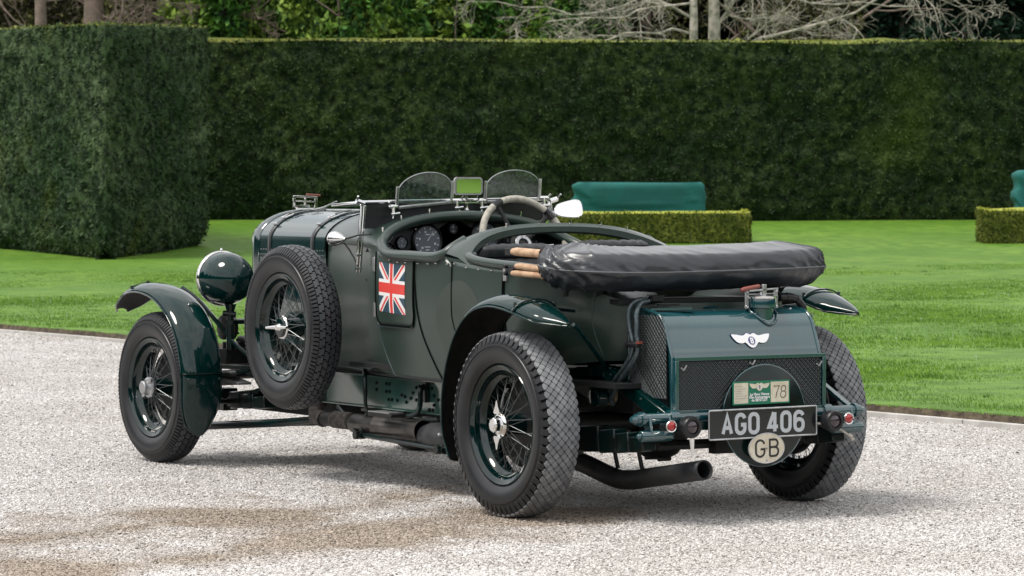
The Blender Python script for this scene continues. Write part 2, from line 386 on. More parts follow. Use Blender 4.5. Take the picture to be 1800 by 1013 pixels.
def np_mesh(name, V, F, mats, parent=None, mi=None, smooth=False):
    """V (n,3) array, F (m,k) array with k constant"""
    me = bpy.data.meshes.new(name); n, k = F.shape
    me.vertices.add(len(V)); me.vertices.foreach_set('co', np.ascontiguousarray(V, dtype=np.float32).ravel())
    me.loops.add(n*k); me.loops.foreach_set('vertex_index', np.ascontiguousarray(F, dtype=np.int32).ravel())
    me.polygons.add(n); me.polygons.foreach_set('loop_start', np.arange(0, n*k, k, dtype=np.int32))
    if not isinstance(mats, (list, tuple)): mats = [mats]
    for m in mats: me.materials.append(m)
    if mi is not None: me.polygons.foreach_set('material_index', mi.astype(np.int32))
    if smooth: me.polygons.foreach_set('use_smooth', np.ones(n, bool))
    me.update(calc_edges=True); me.validate()
    o = bpy.data.objects.new(name, me); COL.objects.link(o)
    if parent is not None: o.parent = parent
    return o
def cr(P, n=8):
    """Catmull-Rom through points P"""
    P = [Vector(p) for p in P]; P = [P[0]*2-P[1]] + P + [P[-1]*2-P[-2]]; o = []
    for i in range(1, len(P)-2):
        for k in range(n):
            t = k/n; a, b, c, d = P[i-1:i+3]
            o.append(.5*((2*b)+(c-a)*t+(2*a-5*b+4*c-d)*t*t+(3*b-a-3*c+d)*t**3))
    o.append(P[-2].copy()); return o
def interp(x, T):
    if x <= T[0][0]: return T[0][1]
    for (a, p), (b, q) in zip(T, T[1:]):
        if x <= b:
            t = (x-a)/(b-a); t = t*t*(3-2*t) if False else t
            return p+(q-p)*t
    return T[-1][1]

# ------------------------------------------------------------------ ground
FH = Vector((math.cos(YAW), math.sin(YAW), 0)); RH = Vector((math.sin(YAW), -math.cos(YAW), 0))
def W(D, X, z=None):
    """D metres away from the viewpoint, X metres to its right, on the ground"""
    p = Vector((CAM.x, CAM.y, 0)) + FH*D + RH*X
    p.z = lawn_z(p.x, p.y) if z is None else z
    return p
ZT = [(0, .075), (20, .075), (32, .08), (45, .13), (56.7, .32), (64, .57), (75, .97), (90, 1.35), (120, 1.5), (900, 1.5)]
_zx = np.linspace(0, 130, 521); _zy = np.interp(_zx, [a for a, _ in ZT], [b for _, b in ZT])
_k = np.hanning(33); _k /= _k.sum(); _zy = np.convolve(np.pad(_zy, 16, 'edge'), _k, 'valid')
def lawn_z(x, y):
    D = (x-CAM.x)*FH.x + (y-CAM.y)*FH.y
    return float(np.interp(D, _zx, _zy))
def lawn_z_np(x, y):
    D = (x-CAM.x)*FH.x + (y-CAM.y)*FH.y
    return np.interp(D, _zx, _zy)
EDGE = [(-60, 6.0), (-30, .3), (-12, -3.0), (-4, -4.15), (2.9, -4.46), (4.0, -4.42), (9, -4.62), (16.4, -5.02), (19, -5.0), (30, -4.2), (50, -1.0), (90, 10)]
def edge_y(x): return np.interp(x, [a for a, _ in EDGE], [b for _, b in EDGE])

g = MB(); g.add([(-400, -400, 0), (400, -400, 0), (400, 400, 0), (-400, 400, 0)], [(0, 1, 2, 3)])
tag(g.build('gravel_ground', M['gravel'], smooth=0), kind='structure')

def _lawn():
    us = np.concatenate([np.arange(-60, 0, 2), np.arange(0, 40, .15), np.arange(40, 92, 2)])
    vs_ = np.concatenate([[0], np.cumsum(np.geomspace(.12, 6, 60))])
    G = []
    for x in us:
        row = []
        ey = float(edge_y(x))
        wob = .05*mnoise.noise(Vector((x*2.7, 0, 0))) + .05*mnoise.noise(Vector((x*.4, 3, 0)))
        row.append((x, ey+wob, -.01)); row.append((x, ey+wob-.012, .02))
        for v in vs_:
            y = ey+wob-.03-v
            z = lawn_z(x, y) + .035*mnoise.noise(Vector((x*.25, y*.25, 0)))*min(1, v/2) + .008*mnoise.noise(Vector((x*2, y*2, 0)))
            if v == 0: z -= .006
            row.append((x, y, z))
        G.append(row)
    b = MB(); b.grid(G)
    # first two strips are bare soil
    nv = len(G[0]); b.m = [1 if (i % (nv-1)) < 2 else 0 for i in range(len(b.f))]
    return tag(b.build('lawn', [M['lawn'], M['soil']], recalc=False, smooth=60), kind='structure')
_lawn()
# stone edging strip
def _edging():
    root = None
    b = MB(); x = -12.0
    pts = []
    while x < 34:
        L = .9
        a = Vector((x, float(edge_y(x))+.045, .006)); c = Vector((x+L-.012, float(edge_y(x+L))+.045, .006))
        b.bar(a, c, .05, .05)
        x += L
    return tag(b.build('stone_edging', M['edging'], smooth=0, bevel=.004), 'low pale stone edging strip between the gravel and the lawn', 'edging', kind='structure')
_edging()

# grass blades on the nearer part of the lawn
def _grass():
    n = 640000
    D = 13 + 52*rng.random(n)**1.75
    X = (rng.random(n)-.5)*2*(.172*D+.6)
    x = CAM.x + FH.x*D + RH.x*X; y = CAM.y + FH.y*D + RH.y*X
    k = y < edge_y(x)+.022*np.sin(x*9)*np.sin(x*23+1)+.004; x, y, D = x[k], y[k], D[k]
    n = len(x); z = lawn_z_np(x, y)-.01
    h = (.012+.022*rng.random(n))*np.clip((70-D)/30, .25, 1)*(1+.12*np.sin(x*1.3+y*2.1)); 
    near = np.clip((edge_y(x)-y)/.25, .45, 1); h *= near
    wdt = .0022+.0022*rng.random(n) + .00022*np.maximum(D-18, 0)
    a = rng.random(n)*2*np.pi; lx = (rng.random(n)-.5)*.9*h + .010; ly = (rng.random(n)-.5)*.9*h
    V = np.zeros((n, 3, 3)); c, s = np.cos(a)*wdt, np.sin(a)*wdt
    V[:, 0] = np.stack([x-c, y-s, z], 1); V[:, 1] = np.stack([x+c, y+s, z], 1)
    V[:, 2] = np.stack([x+lx, y+ly, z+h], 1)
    F = np.arange(n*3).reshape(n, 3)
    tag(np_mesh('grass', V.reshape(-1, 3), F, M['blade']), 'short mown bright green grass blades covering the lawn', 'grass', kind='stuff')
_grass()

def _daisies():
    b = MB(); r_ = random.Random(3); n = 0
    while n < 70:
        D = 15+30*r_.random(); X = (r_.random()-.5)*2*.16*D; p = W(D, X)
        if p.y > edge_y(p.x)-.3: continue
        n += 1; h = .03+.01*r_.random(); rr = .006+.005*r_.random()
        b.add([(p.x+rr*math.cos(a), p.y+rr*math.sin(a), p.z+h+.002*math.sin(a*3)) for a in np.linspace(0, 2*math.pi, 9)[:-1]], [tuple(range(8))])
        b.tube([(p.x, p.y, p.z), (p.x, p.y, p.z+h)], .001, 3, cap=False)
    tag(b.build('daisies', M['white'], smooth=0), 'tiny white daisies scattered over the lawn', 'flowers', kind='stuff')
_daisies()
def _weeds():
    """coarser darker tufts in the mown grass"""
    n0 = 260; D = 14+40*rng.random(n0)**1.4; X = (rng.random(n0)-.5)*2*.165*D; Vs = []; Fs = []; o = 0
    x = CAM.x+FH.x*D+RH.x*X; y = CAM.y+FH.y*D+RH.y*X; k = y < edge_y(x)-.05; x, y = x[k], y[k]
    m = 26; n = len(x)
    cx = np.repeat(x, m)+rng.normal(size=n*m)*.045*np.repeat(.5+rng.random(n), m); cy = np.repeat(y, m)+rng.normal(size=n*m)*.045
    z = lawn_z_np(cx, cy)-.005; h = .018+.022*rng.random(n*m); a = rng.random(n*m)*2*np.pi; w_ = .004
    V = np.zeros((n*m, 3, 3)); V[:, 0] = np.stack([cx-np.cos(a)*w_, cy-np.sin(a)*w_, z], 1); V[:, 1] = np.stack([cx+np.cos(a)*w_, cy+np.sin(a)*w_, z], 1)
    V[:, 2] = np.stack([cx+(rng.random(n*m)-.5)*.04, cy+(rng.random(n*m)-.5)*.04, z+h], 1)
    tag(np_mesh('grass_tufts', V.reshape(-1, 3), np.arange(n*m*3).reshape(-1, 3), M['tuft']), 'coarser darker grass tufts standing in the mown lawn', 'grass', kind='stuff')
M['tuft'] = leafmat('grass_tufts', (.040, .115, .014), (.070, .16, .018), (.030, .080, .010), .6, 6)
_weeds()

# gravel stones: points with instanced low stones
def _stones():
    stones = []
    c2 = bpy.data.collections.new('gravel_stone_kinds')
    for q in range(4):
        b = MB(); r_ = random.Random(q)
        import bmesh
        bm = bmesh.new(); bmesh.ops.create_icosphere(bm, subdivisions=1, radius=1)
        for v in bm.verts:
            f = .72+.5*r_.random(); v.co = Vector((v.co.x*f*1.15, v.co.y*f, v.co.z*f*.62))
        me = bpy.data.meshes.new('pebble'); bm.to_mesh(me); bm.free(); me.materials.append(M['stone'])
        o = bpy.data.objects.new('pebble', me); c2.objects.link(o)
    n = 640000
    D = 10.3 + 24*rng.random(n)**2.0
    X = (rng.random(n)-.5)*2*(.168*D+.45)
    x = CAM.x + FH.x*D + RH.x*X; y = CAM.y + FH.y*D + RH.y*X
    k = y > edge_y(x)+.03; x, y, D = x[k], y[k], D[k]
    n = len(x)
    size = (.0026+.0040*rng.random(n)**2.2)*(1+.02*np.maximum(D-14, 0))
    big = rng.random(n) < .006; size[big] *= 1.7
    V = np.stack([x, y, size*.25], 1)
    me = bpy.data.meshes.new('loose_gravel'); me.vertices.add(n); me.vertices.foreach_set('co', V.astype(np.float32).ravel())
    at = me.attributes.new('size', 'FLOAT', 'POINT'); at.data.foreach_set('value', size.astype(np.float32))
    me.update()
    o = bpy.data.objects.new('loose_gravel', me); COL.objects.link(o)
    ng = bpy.data.node_groups.new('scatter', 'GeometryNodeTree')
    ng.interface.new_socket('Geometry', in_out='INPUT', socket_type='NodeSocketGeometry')
    ng.interface.new_socket('Geometry', in_out='OUTPUT', socket_type='NodeSocketGeometry')
    N = ng.nodes; L = ng.links
    gi = N.new('NodeGroupInput'); go = N.new('NodeGroupOutput'); ip = N.new('GeometryNodeInstanceOnPoints')
    ci = N.new('GeometryNodeCollectionInfo'); ci.inputs['Collection'].default_value = c2; ci.inputs['Separate Children'].default_value = True
    ci.inputs['Reset Children'].default_value = True
    ip.inputs['Pick Instance'].default_value = True
    na = N.new('GeometryNodeInputNamedAttribute'); na.data_type = 'FLOAT'; na.inputs['Name'].default_value = 'size'
    rv = N.new('FunctionNodeRandomValue'); rv.data_type = 'FLOAT_VECTOR'
    rv.inputs[0].default_value = (-.45, -.45, 0); rv.inputs[1].default_value = (.45, .45, 6.28)
    L.new(gi.outputs[0], ip.inputs['Points']); L.new(ci.outputs[0], ip.inputs['Instance'])
    L.new(na.outputs['Attribute'], ip.inputs['Scale']); L.new(rv.outputs[0], ip.inputs['Rotation'])
    L.new(ip.outputs[0], go.inputs[0])
    md = o.modifiers.new('scatter', 'NODES'); md.node_group = ng
    tag(o, 'loose pale limestone gravel stones covering the drive', 'gravel', kind='stuff')
_stones()

# ------------------------------------------------------------------ hedges
def tufts(P, Nn, size, jitter=1.0, asp=2.2, flat=False):
    """little crossed leaf sprays at points P with normals Nn -> quads"""
    n = len(P)
    d = Nn + rng.normal(size=(n, 3))*.75*jitter; d /= np.linalg.norm(d, axis=1)[:, None]
    if flat:
        Nn = np.asarray(Nn, float); q = Nn+rng.normal(size=(n, 3))*.42; d = np.cross(q, rng.normal(size=(n, 3))); d /= np.linalg.norm(d, axis=1)[:, None]
        d += .45*Nn; d /= np.linalg.norm(d, axis=1)[:, None]
        u = np.cross(d, q); P = np.asarray(P)+Nn*rng.random((n, 1))*.03
        a = u
    else: a = rng.normal(size=(n, 3)); u = np.cross(d, a)
    u /= np.linalg.norm(u, axis=1)[:, None]
    s = size*(.6+.8*rng.random(n)); l = s[:, None]*d; w_ = (s/asp)[:, None]*u*.5
    V = np.zeros((n, 4, 3))
    V[:, 0] = P-l*.25; V[:, 1] = P+l*.35+w_; V[:, 2] = P+l; V[:, 3] = P+l*.35-w_
    return V.reshape(-1, 3), np.arange(n*4).reshape(n, 4)
def hedge(name, poly, hgt, mats, res=.09, amp=.05, dens=260, size=.07, base=None, label='', cat='hedge', group=None, visn=None, wave=0, undercut=.15):
    """clipped hedge on footprint poly (world Vectors, counter-clockwise seen from above)"""
    b = MB(); n = len(poly); cen = sum(poly, Vector())/n
    TP, TN, TM = [], [], []
    zb = [lawn_z(p.x, p.y) for p in poly]
    def disp(p, nrm):
        q = Vector(p)
        f = amp*1.6*mnoise.noise(q*.9) + amp*1.3*mnoise.noise(q*3.1) + amp*.9*mnoise.noise(q*8)
        return q + nrm*f
    top_z = [zb[i]+hgt[i] if isinstance(hgt, (list, tuple)) else zb[i]+hgt for i in range(n)]
    for i in range(n):
        A, B = poly[i], poly[(i+1) % n]; e = (B-A); L = e.length; e.normalize()
        nr = Vector((e.y, -e.x, 0)); nr = nr if nr.dot((A+B)/2-cen) > 0 else -nr
        nu = max(2, int(L/res)); H = max(top_z[i]-zb[i], .1); nv = max(3, int(H/res)); G = []
        if visn is not None and i not in visn: nu = max(2, int(L/.6)); nv = max(3, int(H/.5))
        rd = min(.07, H*.1)
        for a in range(nu+1):
            t = a/nu; P = A.lerp(B, t); z0 = lawn_z(P.x, P.y)-.05; z1 = top_z[i]+(top_z[(i+1) % n]-top_z[i])*t
            if wave: z1 += wave*mnoise.noise(Vector((P.x*.35, P.y*.35, 9)))
            row = []
            for c in range(nv+1):
                v = c/nv; kk = min(1, min(t, 1-t)*L/.25+.0)*min(1, (1-v)*H/.2); z = z0+(z1-z0)*v
                inn = undercut*max(0, 1-v/.10)**1.5 if undercut else 0
                ce = min(1, min(t, 1-t)*L/.10); q = Vector((P.x, P.y, z)) - nr*inn
                cd = (cen-P).normalized(); q += Vector((cd.x, cd.y, 0))*.02*(1-ce)*min(1, (1-v)*H/.3)
                row.append(q.lerp(disp(q, nr), kk))
            G.append(row)
        b.mi = 0; b.grid(G)
        if visn is None or i in visn:
            cnt = int(L*H*dens); tt = rng.random(cnt); vv = rng.random(cnt)
            for a_, c_ in zip(tt, vv):
                p = G[min(nu, int(a_*nu+.5))][min(nv, int(c_*nv+.5))]
                TP.append(p + e*(rng.random()-.5)*res + Vector((0, 0, (rng.random()-.5)*res))); TN.append(nr)
                TM.append(0)
            # bright fringe along the top, top light carried by its colour
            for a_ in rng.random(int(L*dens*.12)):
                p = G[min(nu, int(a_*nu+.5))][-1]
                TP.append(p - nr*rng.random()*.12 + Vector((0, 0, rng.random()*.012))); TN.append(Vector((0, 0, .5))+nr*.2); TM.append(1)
    # top
    m = 6
    ring = [Vector((p.x, p.y, top_z[i])) for i, p in enumerate(poly)]
    b.mi = 1
    c3 = sum(ring, Vector())/n
    for i in range(n):
        A, B = ring[i], ring[(i+1) % n]; L = (B-A).length; nu = max(2, int(L/max(res*2, .15)))
        G = []
        for a in range(nu+1):
            P = A.lerp(B, a/nu)
            if wave: P.z += wave*mnoise.noise(Vector((P.x*.35, P.y*.35, 9)))
            G.append([(disp(P.lerp(c3, s_**1.3), Vector((0, 0, 1))) if s_ > 0 else P.lerp(c3, .0)) for s_ in np.linspace(0, 1, m)])
        b.grid(G)
    me_b = b
    TP = np.array(TP); TN = np.array(TN); V, F = tufts(TP, TN, size, flat=True)
    nb = len(b.v); base_o = b.build(name, mats, recalc=True, smooth=50)
    tag(base_o, label, cat, group)
    lf = np_mesh('clipped_leaves', V, F, mats, parent=base_o, mi=np.array(TM)); lf['kind'] = 'stuff'
    return base_o

# long rear hedge
DM = 75
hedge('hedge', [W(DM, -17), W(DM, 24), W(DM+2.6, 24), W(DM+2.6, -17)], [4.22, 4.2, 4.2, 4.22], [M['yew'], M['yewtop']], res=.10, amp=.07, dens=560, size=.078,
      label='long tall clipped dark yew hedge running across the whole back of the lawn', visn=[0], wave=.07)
# tall block on the left
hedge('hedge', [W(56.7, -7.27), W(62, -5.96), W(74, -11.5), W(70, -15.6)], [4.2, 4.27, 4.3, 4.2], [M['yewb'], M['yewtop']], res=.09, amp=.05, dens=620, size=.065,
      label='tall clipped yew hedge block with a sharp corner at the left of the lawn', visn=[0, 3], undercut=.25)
# low box hedges
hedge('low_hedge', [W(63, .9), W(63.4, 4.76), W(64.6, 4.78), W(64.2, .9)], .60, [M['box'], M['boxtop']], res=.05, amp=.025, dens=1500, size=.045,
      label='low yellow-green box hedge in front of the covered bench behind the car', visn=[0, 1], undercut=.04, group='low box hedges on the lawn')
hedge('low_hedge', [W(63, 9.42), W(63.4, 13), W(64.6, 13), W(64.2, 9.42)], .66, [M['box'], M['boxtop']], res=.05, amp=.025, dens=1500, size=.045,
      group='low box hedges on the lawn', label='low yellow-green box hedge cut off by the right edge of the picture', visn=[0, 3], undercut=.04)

# covered garden benches
def covered_bench(c, L, dep, H, label):
    ang = math.atan2(RH.y, RH.x)
    b = MB(); G = []
    nu = 96
    per = []
    for k in range(nu):
        t = 2*math.pi*k/nu; ct, st = math.cos(t), math.sin(t); p_ = .16
        x = math.copysign(abs(ct)**p_, ct)*L/2; y = math.copysign(abs(st)**p_, st)*dep/2
        per.append((x, y, t))
    for j in range(23):
        v = j/22; row = []
        for x, y, t in per:
            z = H*v; fl = 1+.02*(1-v); s_ = 1
            if v > .94: s_ = 1-.05*((v-.94)/.06)**2
            fold = .05*mnoise.noise(Vector((x*3.0, y*3, v*1.3))) + .012*math.sin(x*9+v*3+math.sin(x*3)*2)
            fold += .045*math.exp(-((v-.66+.07*math.cos(x*1.5+.3))/.018)**2) + .10*max(0, 1-abs(mnoise.noise(Vector((x*1.9+v*1.6, 4, v*.9))))*4.5)*(.35+.65*(x < -.25)); fold *= min(1, (1-v)/.08)
            sag = .02*math.sin(x*2.3+1)*(v > .93)
            X = x*fl*s_; Y = y*fl*s_; q = Vector((X, Y, 0)).normalized()*fold
            row.append((X+q.x, Y+q.y, z - sag*.5))
        G.append(row)
    G2 = [row for row in G]
    for s_ in (.8, .5, .2, 0.0):
        G2.append([(p[0]*s_, p[1]*s_, H*(1+.006*math.sin(p[0]*4))) for p in G[-1]])
    b.grid(G2, cv=True)
    o = b.build('bench_cover', M['teal'], loc=c, smooth=60); o.rotation_euler = (0, 0, ang)
    tag(o, label, 'bench cover', group='teal covers over garden benches')
    return o
c = W(66.3, 2.66); covered_bench(c, 2.70, .75, 1.13, 'large teal fabric cover over a garden bench, standing behind the low box hedge')
c = W(66.3, 11.9); covered_bench(c, 2.70, .75, 1.38, 'teal fabric cover at the right edge of the picture behind the second low hedge')

# ------------------------------------------------------------------ trees behind the hedge
def branch_tree(root, p0, d0, L0, r0, depth, spread=.7, droop=0, seed=1, wig=.25, mat_=None, n_child=4, name='branches', shrink=.62, minr=.006):
    r_ = random.Random(seed); b = MB()
    def go(p, d, L, r, dep):
        n = 8; pts = [p.copy()]; rs = [r]; q = p.copy(); dd = d.normalized()
        for i in range(n):
            dd = (dd + Vector((r_.gauss(0, 1), r_.gauss(0, 1), r_.gauss(0, 1)))*wig*.35 + Vector((0, 0, -droop))).normalized()
            q = q + dd*L/n; pts.append(q.copy()); rs.append(max(minr, r*(1-.6*(i+1)/n)))
        b.tube(pts, rs, 5 if r < .04 else 7, cap=False)
        if dep > 0:
            for k in range(n_child):
                i = r_.randint(1, n); dv = (pts[i]-pts[i-1]).normalized()
                s_ = Vector((r_.gauss(0, 1), r_.gauss(0, 1), r_.gauss(0, .7))); s_ = (s_-dv*s_.dot(dv)).normalized()
                go(pts[i], (dv*(1-spread*.5)+s_*spread), L*shrink*(.7+.5*r_.random()), rs[i]*.62, dep-1)
    go(Vector(p0), Vector(d0), L0, r0, depth)
    return b
def crown_points(n, c, rad, lobes=14, seed=0, shell=.55):
    r_ = np.random.default_rng(seed)
    C = r_.normal(size=(lobes, 3)); C /= np.linalg.norm(C, axis=1)[:, None]; C *= r_.uniform(.35, .75, lobes)[:, None]
    rr = r_.uniform(.26, .50, lobes)
    k = r_.integers(0, lobes, n); d = r_.normal(size=(n, 3)); d /= np.linalg.norm(d, axis=1)[:, None]
    P = C[k] + d*rr[k][:, None]*r_.uniform(shell, 1.0, n)[:, None]**.6
    return P*np.array(rad)+np.array(c), d
def leafy_tree(D, X, H, rad, matl, label, n=16000, size=.16, seed=0, bark='pinkbark', lobes=16, name='broadleaf_tree', jit=1.1, asp=1.7, low=0.):
    base = W(D, X); root = empty(name, base)
    tag(root, label, 'tree', group='brown thicket trees behind the hedges' if matl == M['brush'] else 'laurel trees behind the long hedge')
    b = branch_tree(root, (0, 0, 0), (0.03, .02, 1), H*.75, .16, 2, seed=seed, n_child=5, wig=.2)
    b.build('trunk', M[bark], root, smooth=60)
    P, Nn = crown_points(n, (0, 0, H*.55+low), (rad, rad*.9, H*.52), lobes=lobes, seed=seed)
    V, F = tufts(P, Nn, size, jit, asp)
    np_mesh('crown', V, F, matl, parent=root)
    return root
def px(x, D): return (x-900)/FPX*D
spec = [(86, 400, 7.5, 2.1, 'laurel', 'light green laurel tree beside the left hedge block, above the long hedge', 1),
        (88, 505, 9, 2.6, 'laurel2', 'darker green broadleaf tree behind the hedge, just right of the leftmost laurel', 2),
        (85, 610, 8, 2.4, 'laurel', 'bright yellow-green laurel tree above the middle of the long hedge', 3),
        (88, 730, 9.5, 2.7, 'laurel2', 'deep green laurel tree above the windscreen', 4),
        (87, 850, 8.5, 2.5, 'laurel', 'green laurel tree left of the bare pale branches', 5)]
for D, x, H, rad, mt, lab, sd_ in spec:
    leafy_tree(D, px(x, D), H, rad, M[mt], lab, seed=sd_, n=17000, size=.19)
leafy_tree(90, px(1000, 90), 9, 2.4, M['laurel2'], 'dark laurel tree showing between the bare pale branches left of the pale trunks', seed=6, n=9000, size=.17)
leafy_tree(90, px(1150, 90), 9, 2.2, M['brush'], 'brownish thicket tree behind the two pale trunks', seed=26, n=6000, size=.12)
leafy_tree(90, px(1400, 90), 9, 2.6, M['brush'], 'brownish twiggy tree behind the spreading bare branches', seed=27, n=7000, size=.12)
for i, (x, D) in enumerate([(-60, 90), (120, 91), (290, 90)]):
    leafy_tree(D, px(x, D), 8.5, 2.7, M['brush'],
               ['brown thicket tree at the far left above the hedge block', 'brown twiggy thicket tree between the two reddish trunks', 'brown and green thicket tree above the corner of the hedge block'][i],
               seed=30+i, n=12000, size=.14)
# conifers at the right
for i, (x, D, H) in enumerate([(1590, 93, 13), (1700, 90, 14), (1830, 92, 13), (1960, 91, 13)]):
    base = W(D, px(x, D)); root = empty('conifer_tree', base)
    tag(root, ['dark conifer just right of the tips of the bare branches', 'dark conifer behind the small bare branch at the right', 'dark conifer at the right edge of the picture', 'dark conifer beyond the right edge of the picture'][i], 'tree', group='dark conifers behind the long hedge')
    b = MB(); b.tube([(0, 0, 0), (.05, 0, H*.5), (0, 0, H)], [.22, .13, .02], 8); b.build('trunk', M['pinkbark'], root)
    n = 15000; t = rng.random(n)**.8; z = .6+t*(H-.6); rr = (2.7*(1-t)+.15)
    tier = .75+.25*np.sin(z*5.0+rng.random(n)); a = rng.random(n)*2*np.pi; q = rr*tier*rng.random(n)**.45
    P = np.stack([np.cos(a)*q, np.sin(a)*q, z-.25*q], 1); Nn = np.stack([np.cos(a), np.sin(a), -.35+0*a], 1)
    V, F = tufts(P, Nn, .24, .5, 2.2); np_mesh('crown', V, F, M['conifer'], parent=root)
# two pale trunks with wide bare branches
def bare_tree(D, x, label, r0, seeds, limbs, matn='palebark', H=9, lean=(0, 0), name='bare_tree'):
    base = W(D, px(x, D)); root = empty(name, base); tag(root, label, 'tree', group='bare trees behind the hedges')
    b = MB(); pts = [Vector((lean[0]*t*H, lean[1]*t*H, H*t)) + Vector((.05*math.sin(t*9), 0, 0)) for t in np.linspace(0, 1, 10)]
    b.tube(pts, [r0*(1-.7*t) for t in np.linspace(0, 1, 10)], 12, cap=False); b.build('trunk', M[matn], root, smooth=60)
    for (z, dx, dz, L, r, sd_) in limbs:
        d = RH*dx + Vector((0, 0, dz)) - FH*.12
        q = branch_tree(root, (0, 0, z), d, L, r*.62, 3, spread=.55, droop=.012, seed=sd_, wig=.62, n_child=6, shrink=.44, minr=.0045)
        q.build('limb', M[matn], root, smooth=60)
    return root
bare_tree(82, 1217, 'thinner pale bare trunk, left one of the pair above the hedge', .17, 0,
          [(4.3, -1, .34, 5.2, .085, 3), (4.6, -1, .03, 4.6, .06, 5), (5.0, -1, .6, 4.5, .07, 8), (4.2, -1, .05, 3.2, .05, 11), (5.4, -.9, -.05, 4.6, .05, 12), (5.9, -1, -.10, 5.4, .05, 14)], lean=(0, 0))
bare_tree(82.4, 1253, 'thicker pale bare trunk with wide branches reaching right above the hedge', .24, 0,
          [(4.15, 1, .25, 5.2, .10, 21), (4.7, 1, .42, 4.6, .09, 22), (6.0, 1, -.16, 6.0, .08, 24), (5.6, 1, -.05, 5.8, .08, 29), (4.4, 1, .10, 4.4, .06, 31), (6.3, 1, -.22, 5.4, .06, 33), (4.1, 1, .03, 3.2, .045, 35)], lean=(0, 0))
bare_tree(84, 1860, 'bare branching tree at the far right in front of the conifers', .10, 0,
          [(7.05, -1, -.12, 2.3, .04, 42)], lean=(0, 0), H=8.5)
bare_tree(84, 72, 'reddish brown double trunk at the far left above the hedge block', .26, 0,
          [(4.6, -1, .5, 3.4, .05, 51), (5.5, 1, .2, 2.5, .04, 52), (5.8, 1, -.15, 3.0, .035, 55)], matn='pinkbark', H=9)
bare_tree(84.5, 165, 'broad pinkish brown trunk behind the left hedge block', .42, 0,
          [(4.8, 1, .6, 3.4, .06, 61), (6.8, 1, -.3, 3.4, .05, 62), (6.9, 1, -.45, 3.8, .06, 63), (6.4, 1, -.1, 3.2, .045, 64)], matn='pinkbark', H=10)
bare_tree(84.5, 392, 'slim grey brown trunk at the end of the left hedge block', .17, 0,
          [(5.2, -1, .5, 2.5, .04, 71), (5.0, 1, .2, 2.0, .03, 72)], matn='pinkbark', H=8)
# wood behind everything
def _wood():
    n = 60000
    X = rng.uniform(-34, 38, n); Dd = rng.uniform(97, 103, n); z = rng.random(n)*15+.5
    top = 11+2.5*np.sin(X*.5)+1.5*np.sin(X*1.3+2); k = z < top; X, Dd, z = X[k], Dd[k], z[k]
    P = np.stack([CAM.x+FH.x*Dd+RH.x*X, CAM.y+FH.y*Dd+RH.y*X, z+1.2], 1)
    Nn = np.tile(np.array([-FH.x, -FH.y, .3]), (len(X), 1)); V, F = tufts(P, Nn, .75, 1.0, 1.4)
    o = np_mesh('distant_wood', V, F, M['wood_dark']); tag(o, 'dark mass of woodland far behind the trees', 'woodland', kind='stuff')
_wood()

# woodland and lawn on the far side of the drive, behind the viewpoint (seen only in reflections)
def _behind():
    b = MB(); G = []
    for k in range(41):
        a = YAW+R(90)+R(180)*k/40; c_, s_ = math.cos(a), math.sin(a)
        G.append([(CAM.x+c_*r, CAM.y+s_*r, .03+.0*r) for r in (13, 30, 60, 90)])
    b.grid(G); tag(b.build('far_side_lawn', M['lawn'], smooth=0), kind='structure')
    n = 40000; a = YAW+R(38)+rng.random(n)*R(284); rad = rng.uniform(66, 72, n); top = 12+2.5*np.sin(a*23)+1.5*np.sin(a*61+2)
    z = rng.random(n)*top
    P = np.stack([CAM.x+np.cos(a)*rad, CAM.y+np.sin(a)*rad, z], 1); Nn = np.stack([-np.cos(a), -np.sin(a), .3+0*a], 1)
    V, F = tufts(P, Nn, 1.5, 1.0, 1.0); o = np_mesh('distant_wood', V, F, M['wood_dark'])
    tag(o, 'belt of dark woodland round the far side of the garden', 'woodland', kind='stuff')
_behind()

# ================================================================== THE CAR
car = tag(empty('vintage_car', (0, 0, 0)), 'dark green open vintage touring racing car parked on the gravel, seen from its left rear', 'car')

